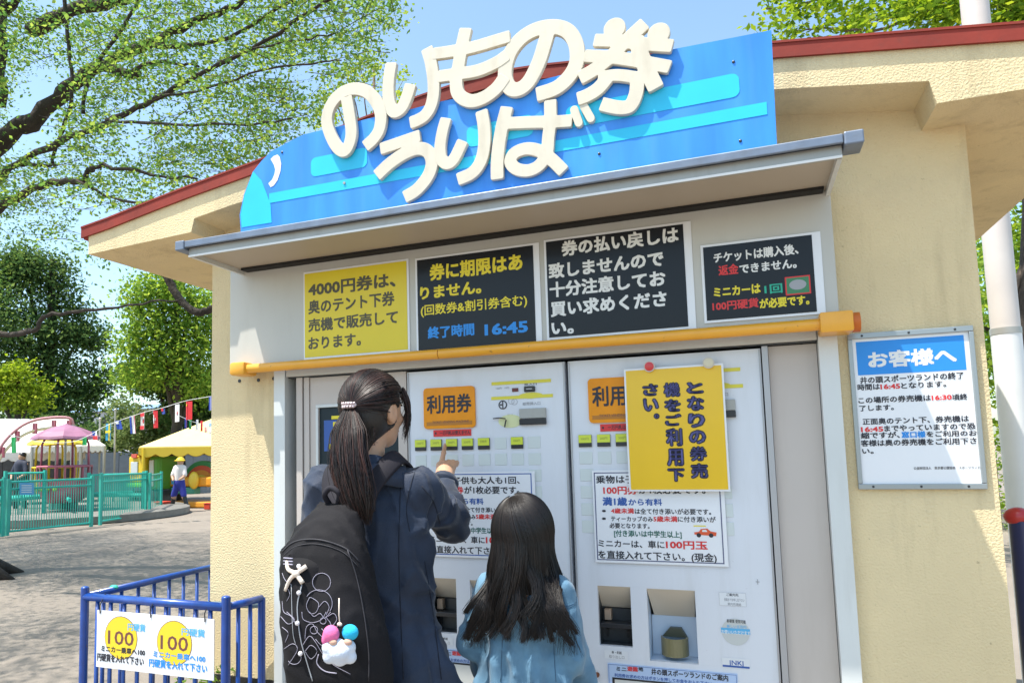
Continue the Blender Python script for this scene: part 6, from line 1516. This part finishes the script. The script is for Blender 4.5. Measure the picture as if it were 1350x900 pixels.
strap([np.array([Bx+.030, YW-.165, zt-.015]), np.array([Sx+.058, YW-.125, sh_z-.035]), np.array([Sx+.088, YW-.078, sh_z+.028]), np.array([Sx+.098, YW-.01, sh_z+.056]), np.array([Sx+.098, YW+.07, sh_z+.012]), np.array([Sx+.115, YW+.125, sh_z-.10]), np.array([Sx+.12, YW+.07, sh_z-.20])], .058, 'shoulder_strap')
strap([np.array([Bx-.02, YW-.165, zt-.015]), np.array([Sx-.062, YW-.125, sh_z-.035]), np.array([Sx-.092, YW-.078, sh_z+.022]), np.array([Sx-.105, YW-.01, sh_z+.050]), np.array([Sx-.105, YW+.07, sh_z+.006]), np.array([Sx-.125, YW+.125, sh_z-.10]), np.array([Sx-.12, YW+.07, sh_z-.20])], .055, 'shoulder_strap')
# drawings laid on the bag
bpy.context.view_layer.update()
def tree_of(objs):
    V = []; F = []
    for o in objs:
        n = len(V); V += [tuple(np.array(v.co)+ORG[o.name]) for v in o.data.vertices]; F += [tuple(i+n for i in p.vertices) for p in o.data.polygons]
    return BVHTree.FromPolygons(V, F)
BT = tree_of([body, pk])
def onbag(x, y, lift=.0015):
    d = Vector(tuple(ray(x, y))).normalized(); h = BT.ray_cast(Vector(tuple(CAM)), d)
    return None if h[0] is None else np.array(h[0])-np.array(d)*lift
LINE = M('white embroidery', (.34, .32, .40), .7); PEARL = M('pearl', (.75, .72, .74), .2, coat=.5)
def draw(pts, name='embroidered_line', r=.0007, m=None, n=5):
    q = smooth_pts(pts, n) if len(pts) > 2 else np.linspace(pts[0], pts[1], 6); h = [onbag(*p) for p in q]; run = []
    for p in h+[None]:
        if p is None or (run and np.linalg.norm(p-run[-1]) > .03):
            if len(run) > 2: MB().tube(run, r, 5).go(name, m or LINE, bp, smooth=True)
            run = [] if p is None else [p]
        else: run.append(p)
def circ_(x, y, r, n=12, a0=0, a1=2*pi, ry=None): return [(x+r*cos(a0+(a1-a0)*i/n), y+(ry or r)*sin(a0+(a1-a0)*i/n)) for i in range(n+1)]
draw([(408, 806), (414, 812), (422, 808), (428, 814), (436, 806)]); draw([(424, 828), (432, 836), (440, 832), (446, 822)]); draw([(402, 858), (410, 850), (418, 858), (410, 868), (402, 858)]); draw([(416, 842), (424, 850), (430, 846)]); draw([(376, 770), (382, 782), (378, 792)]); draw([(372, 826), (380, 834), (376, 846)]); draw([(430, 852), (440, 862), (438, 874)]); draw(circ_(414, 830, 5)); draw(circ_(426, 818, 4))
draw(circ_(424, 767, 12)); draw(circ_(420, 795, 18, a0=-2.6, a1=.6)); draw([(408, 787), (404, 798), (409, 808), (417, 806), (420, 795), (412, 788), (408, 787)])
draw([(398, 806), (400, 816), (412, 820), (424, 816), (430, 806)]); draw([(402, 842), (404, 826), (412, 822), (418, 832), (428, 842)]); draw([(420, 800), (428, 792), (434, 800), (430, 812), (436, 822), (428, 828)])
draw([(432, 812), (440, 808), (444, 816), (438, 824), (434, 818)]); draw([(399, 850), (408, 838), (416, 846), (426, 862), (440, 876), (462, 888)]); draw([(420, 862), (418, 874), (428, 884), (444, 887)], r=.0015)
draw([(372, 792), (374, 806), (384, 812), (390, 822)]); draw([(370, 812), (380, 822), (388, 816), (378, 806)]); draw([(374, 855), (386, 848), (392, 856), (380, 876)]); draw(circ_(388, 866, 9, a0=-.5, a1=2.6)); draw([(372, 755), (376, 764), (384, 770)])
for yy_ in (735, 739, 743): draw([(374, yy_), (386, yy_+.8)], r=.0018)
draw([(398, 770), (392, 800), (396, 840), (404, 870), (412, 897)], 'zip_line', r=.0016, m=GREYP); draw([(384, 770), (386, 830), (390, 850)], 'zip_line', r=.0010, m=GREYP)
for k_, (x, y) in enumerate(((394, 746), (394, 781), (392, 821), (396, 861))):
    p = onbag(x, y, .004); 
    if p is not None: MB().ball(p, .0060, (1, 1, 1), 12).go('pearl_stud', PEARL, bp, smooth=True)
RIB = M('cream satin ribbon', (.74, .62, .52), .35)
for pts in ([(378, 740), (380, 750), (390, 756), (399, 768)], [(376, 778), (382, 764), (390, 756), (404, 746)]):
    run = [onbag(*p, .006) for p in smooth_pts(pts, 5)]; run = [p for p in run if p is not None]
    if len(run) > 3: MB().tube(run, np.interp(np.linspace(0, 1, len(run)), [0, .5, 1], [.004, .0055, .006]), 8).go('ribbon_tail', RIB, bp, smooth=True)
p = onbag(390, 756, .010)
if p is not None: MB().ball(p, .009, (1.2, .8, 1), 12).go('ribbon_knot', RIB, bp, smooth=True)
SEAM = M('seam binding', (.030, .028, .034), .7)
draw([(372, 727), (384, 716), (400, 711), (420, 711), (440, 716), (458, 724), (474, 740)], 'seam', r=.0022, m=SEAM)
draw([(373, 733), (386, 722), (402, 717), (420, 717), (440, 722), (456, 730), (472, 746)], 'seam', r=.0012, m=SEAM)
draw([(458, 724), (470, 760), (480, 810), (486, 860), (486, 897)], 'seam', r=.0018, m=SEAM)
CT = tree_of([o for o in bpy.data.objects if o.parent == wom and o.name.startswith('coat')])
def oncoat(pts, r=.0014, name='coat_seam', m=None):
    run = []
    for x, y in smooth_pts(pts, 6):
        d = Vector(tuple(ray(x, y))).normalized(); h = CT.ray_cast(Vector(tuple(CAM)), d)
        if h[0] is not None and (not run or np.linalg.norm(np.array(h[0])-run[-1]) < .04): run.append(np.array(h[0])-np.array(d)*.0006)
    if len(run) > 2: MB().tube(run, r, 5).go(name, m or SEAMC, wom, smooth=True)
SEAMC = M('coat seam', (.006, .010, .022), .8)
oncoat([(548, 618), (540, 645), (536, 672), (540, 700)]); oncoat([(528, 640), (526, 720), (528, 800), (532, 895)]); oncoat([(556, 640), (572, 662), (580, 690)]); oncoat([(560, 740), (570, 800), (582, 895)]); oncoat([(470, 640), (500, 632), (545, 622)])
# cuddly charm
pc = onbag(447, 860, .03); 
ch = thing('bag_charm', 'soft charm of pink and blue pompoms on a white cloud hanging on the backpack', 'charm', pc)
FZ = lambda n_, c: M(n_, c, .9, bump=.6, bscale=160, dist=.002)
k = np.linalg.norm(pc-CAM)/FPX*.97; rt_ = RIGHT; up_ = UP
cp = lambda x, y, d=0: pc+rt_*((x-447)*k)-up_*((y-860)*k)-FWD*d
surf('cloud', [ell(cp(x, y, .004), (r*k, r*k*.8, r*k*q)) for x, y, r, q in ((434, 853, 9, 1), (447, 850, 9, 1), (460, 852, 9, 1), (435, 864, 9, 1), (448, 866, 11, .9), (461, 864, 9, 1), (447, 858, 16, .8))], FZ('cloud plush', (.62, .66, .74)), ch, vox=.0022, k=.006, smooth_it=1)
surf('pompom', [ell(cp(437, 836, .0), (11*k, 9*k, 11*k)), ell(cp(429, 844, .0), (4*k, 5*k, 6*k))], FZ('pink plush', (.75, .15, .35)), ch, vox=.0022, k=.008)
surf('pompom', [ell(cp(461, 834, .0), (11*k, 9*k, 10*k))], FZ('blue plush', (.02, .45, .72)), ch, vox=.0022, k=.008)
for x in (440, 459): MB().ball(cp(x, 844, .012), 6*k, (1, .6, .7), 12).go('beige_patch', M('beige plush', (.62, .38, .28), .9) if 'beige plush' not in bpy.data.materials else bpy.data.materials['beige plush'], ch, smooth=True)
MB().tube([cp(448, 826, .0), cp(447, 812, .0), cp(446.5, 792, -.008)], .0016, 6).ball(cp(448, 823, .004), .0045, (1.6, .6, 1), 8).go('cord', RIB, ch, smooth=True)

# ---------------------------------------------------------------- the girl
YG = -.56
Gh = at(690, 706, YG); gs = .95
gx = at(692, 760, YG)[0]; gz = at(692, 772, YG)[2]
girl = thing('person', 'little girl with long loose black hair and a light blue denim jacket', 'person', (gx, YG, 0))
Lg, Rg = head(girl, Gh, -.06, gs)
def gdisp(P):
    z = P[..., 2]; a = np.arctan2(P[..., 1]-YG, P[..., 0]-gx); low = np.clip((gz-.02-z)/.25, 0, 1); n = vnoise(P, (7, 7, 2), 23)
    g = vnoise(P, (6, 6, 6), 27); return low*.010*np.sin(a*10+n*8)+.012*vnoise(P, (20, 20, 14), 24)+.006*vnoise(P, (44, 44, 30), 25)+.005*(1-np.abs(np.sin(P[..., 2]*38+P[..., 0]*34+g*14)))**2+.004*(1-np.abs(np.sin(P[..., 2]*30-P[..., 0]*44+g*17)))**3
lx, rx_ = at(612, 880, YG)[0], at(774, 880, YG)[0]
hw = (rx_-lx)/2; cxg = (lx+rx_)/2
gsec = [(gz+.045, gx, YG, .05, .045), (gz+.02, gx, YG, .085, .060), (gz-.06, gx, YG, .125, .085), (gz-.16, cxg, YG, .118, .088), (gz-.30, cxg, YG, .135, .105), (gz-.42, cxg, YG, .155, .118)]
shr, shl = np.array([gx+.098, YG, gz-.010]), np.array([gx-.098, YG, gz-.010])
er, el_ = np.array([rx_-.040, YG+.0, gz-.165]), np.array([lx+.036, YG-.01, gz-.155])
wr_, wl = np.array([rx_-.030, YG+.06, gz-.27]), np.array([lx+.045, YG+.07, gz-.26])
surf('jacket', [loft(gsec), rcone(shr, er, .044, .040), rcone(er, wr_, .040, .034), rcone(shl, el_, .044, .041), rcone(el_, wl, .041, .035)], DENIM, girl, vox=.0065, k=.018, disp=gdisp, smooth_it=1)
for w_, e_ in ((wr_, er), (wl, el_)):
    d = (w_-e_)/np.linalg.norm(w_-e_); MB().tube([w_-d*.012, w_+d*.022], [.038, .038], 16).go('cuff', DENIM, girl, smooth=True)
    MB().ball(w_+np.array([.0, -.037, .004]), .005, (1, .6, 1), 8).go('cuff_button', STEEL, girl)
    h0 = w_+d*.02; sg = 1 if w_ is wr_ else -1
    surf('hand', [rcone(h0, h0+d*.04, .018, .022)]+[rcone(h0+d*.045+np.array([.010*(i-1.5), .0, 0]), h0+d*(.085-.006*abs(i-1.2))+np.array([.011*(i-1.5), .008, -.004]), .0075, .0055) for i in range(4)]+[rcone(h0+d*.02+np.array([-sg*.014, .008, 0]), h0+d*.05+np.array([-sg*.028, .018, 0]), .0075, .006)], SKIN, girl, vox=.0038, k=.005)
ringtube((gx, YG+.005), .062, .058, gz+.028, gz+.058, 'collar', DENIM, girl, flare=1.2)
for sx in (-.05, .05):
    MB().tube([(cxg+sx, YG, gz-.40), (cxg+sx, YG+.01, .30), (cxg+sx, YG+.01, .06)], [.062, .048, .034], 12).go('leg', DARK2, girl, smooth=True)
    surf('shoe', [rcone((cxg+sx, YG, .035), (cxg+sx*1.1, YG+.10, .026), .034, .028)], bpy.data.materials['red print'], girl, vox=.009, k=.01)
# long hair: under-mass plus strands that wave at the ends
surf('hair', [ell(Lg(0, -.006, .020), np.array([.086, .101, .104])*gs, Rg), ell(Lg(0, -.034, -.05), np.array([.082, .068, .095])*gs, Rg), ell(Lg(0, -.046, -.11), np.array([.085, .040, .07])*gs, Rg)], HAIRB, girl, vox=.0075, k=.03,
     cut=lambda P: (lambda q: -np.maximum(np.maximum(.024-q[..., 1], q[..., 2]-.055), -9))((P-Gh)@Rg), smooth_it=2)
cv = []; rg = np.random.default_rng(9)
# thin hair at the parting shows the scalp
crown = np.array([-.022, -.030, .106]); C0 = np.array([0, -.006, .020])*gs; Rd = np.array([.089, .105, .107])*gs
n_loc = 40; loc = []
for i in range(n_loc):
    a = -pi*.5+(i/(n_loc-1)-.5)*2*pi*.80        # direction round the head, gap at the face
    loc.append((a, rg.uniform(.185, .275), rg.uniform(0, 6), rg.uniform(.014, .036), rg.uniform(-1.0, 1.0)))
def gpath(a, ln, ph, am, sw, u0, t0, rj):
    k = 24; pts = []; cd_ = (crown*gs-C0)/Rd; cd_ /= np.linalg.norm(cd_)
    dr = np.array([cos(a), sin(a), -.22]); dr /= np.linalg.norm(dr); om = math.acos(np.clip(cd_@dr, -1, 1))
    for t in np.linspace(t0, 1, 10):
        q = (sin((1-t)*om)*cd_+sin(t*om)*dr)/sin(om); q /= np.linalg.norm(q); pts.append(C0+q*Rd*(1.0+.05*u0*t))
    p = pts[-1].copy(); side = p[0]/(.09*gs); vel = (pts[-1]-pts[-2]); vel[2] = min(vel[2], -.004); vel /= abs(vel[2])
    for j in range(1, k-9):
        t = j/(k-10); z = p[2]-ln*t
        out = vel[0]*ln*(1-math.exp(-3.5*t))/16+side*(.034*t*t+.012*t)*(.7+.5*u0)
        y = p[1]+vel[1]*ln*(1-math.exp(-3.5*t))/9-.020*t
        curl_ = am*np.sin(t*5.0+ph)*t**1.4*1.3
        pts.append(np.array([p[0]*(1-.10*t)+out+curl_+.012*sw*t*t, y+am*np.cos(t*5+ph)*t*.5, z]))
    P = np.array(pts)@Rg.T+Gh
    zz = np.clip((gz+.03-P[:, 2])/.06, 0, 1); lim = YG-.092-.018*rj
    P[:, 1] = np.where(P[:, 1] < YG+.01, np.minimum(P[:, 1], P[:, 1]*(1-zz)+lim*zz), P[:, 1])
    return P
LC = [gpath(*l, .5, .2, .5) for l in loc]
wt = np.concatenate([np.zeros(9), np.linspace(0, 1, 15)**1.3])[:, None]
while len(cv) < 4200:
    li = rg.integers(n_loc); a, ln, ph, am, sw = loc[li]
    P = gpath(a+rg.normal()*.07, ln*rg.uniform(.93, 1.04), ph+rg.normal()*.25, am, sw, rg.random(), rg.uniform(.06, .35), rg.random())
    w_ = wt*rg.uniform(.15, .80); cv.append(P*(1-w_)+LC[li]*w_)
strands('hair_strand', cv, HAIRG, girl, rad=.0011, sides=3, taper=.3)['kind'] = 'stuff'
cv = []
for i in range(90):
    sg = -1 if i < 50 else 1; p0 = Gh+np.array([sg*.085, -.02, -.08]); T = np.linspace(0, 1, 14); e = rg.uniform(.02, .075)
    cv.append(np.stack([p0+np.array([sg*(e*t+.012*sin(5*t+i)*t), -.04*t, -.22*t*rg.uniform(.98, 1.02)]) for t in T]))
strands('flyaway_strand', cv, HAIRG, girl, rad=.0009, taper=.2)['kind'] = 'stuff'
# yoke, centre and sleeve seams of the girl's jacket
CT = tree_of([o for o in bpy.data.objects if o.parent == girl and o.name.startswith('jacket')])
SEAMC = M('denim seam', (.055, .12, .19), .8)
def onjacket(pts):
    global wom
    k_ = wom; wom = girl; oncoat(pts, .0011, 'jacket_seam', SEAMC); wom = k_
for q in ([(630, 792), (660, 800), (700, 803), (740, 800), (764, 792)], [(632, 795), (660, 803), (700, 806), (740, 803), (763, 795)], [(664, 803), (662, 850), (660, 898)], [(728, 803), (730, 850), (733, 898)], [(634, 778), (636, 815), (640, 860)], [(760, 780), (759, 815), (757, 860)], [(697, 806), (697, 898)]): onjacket(q)
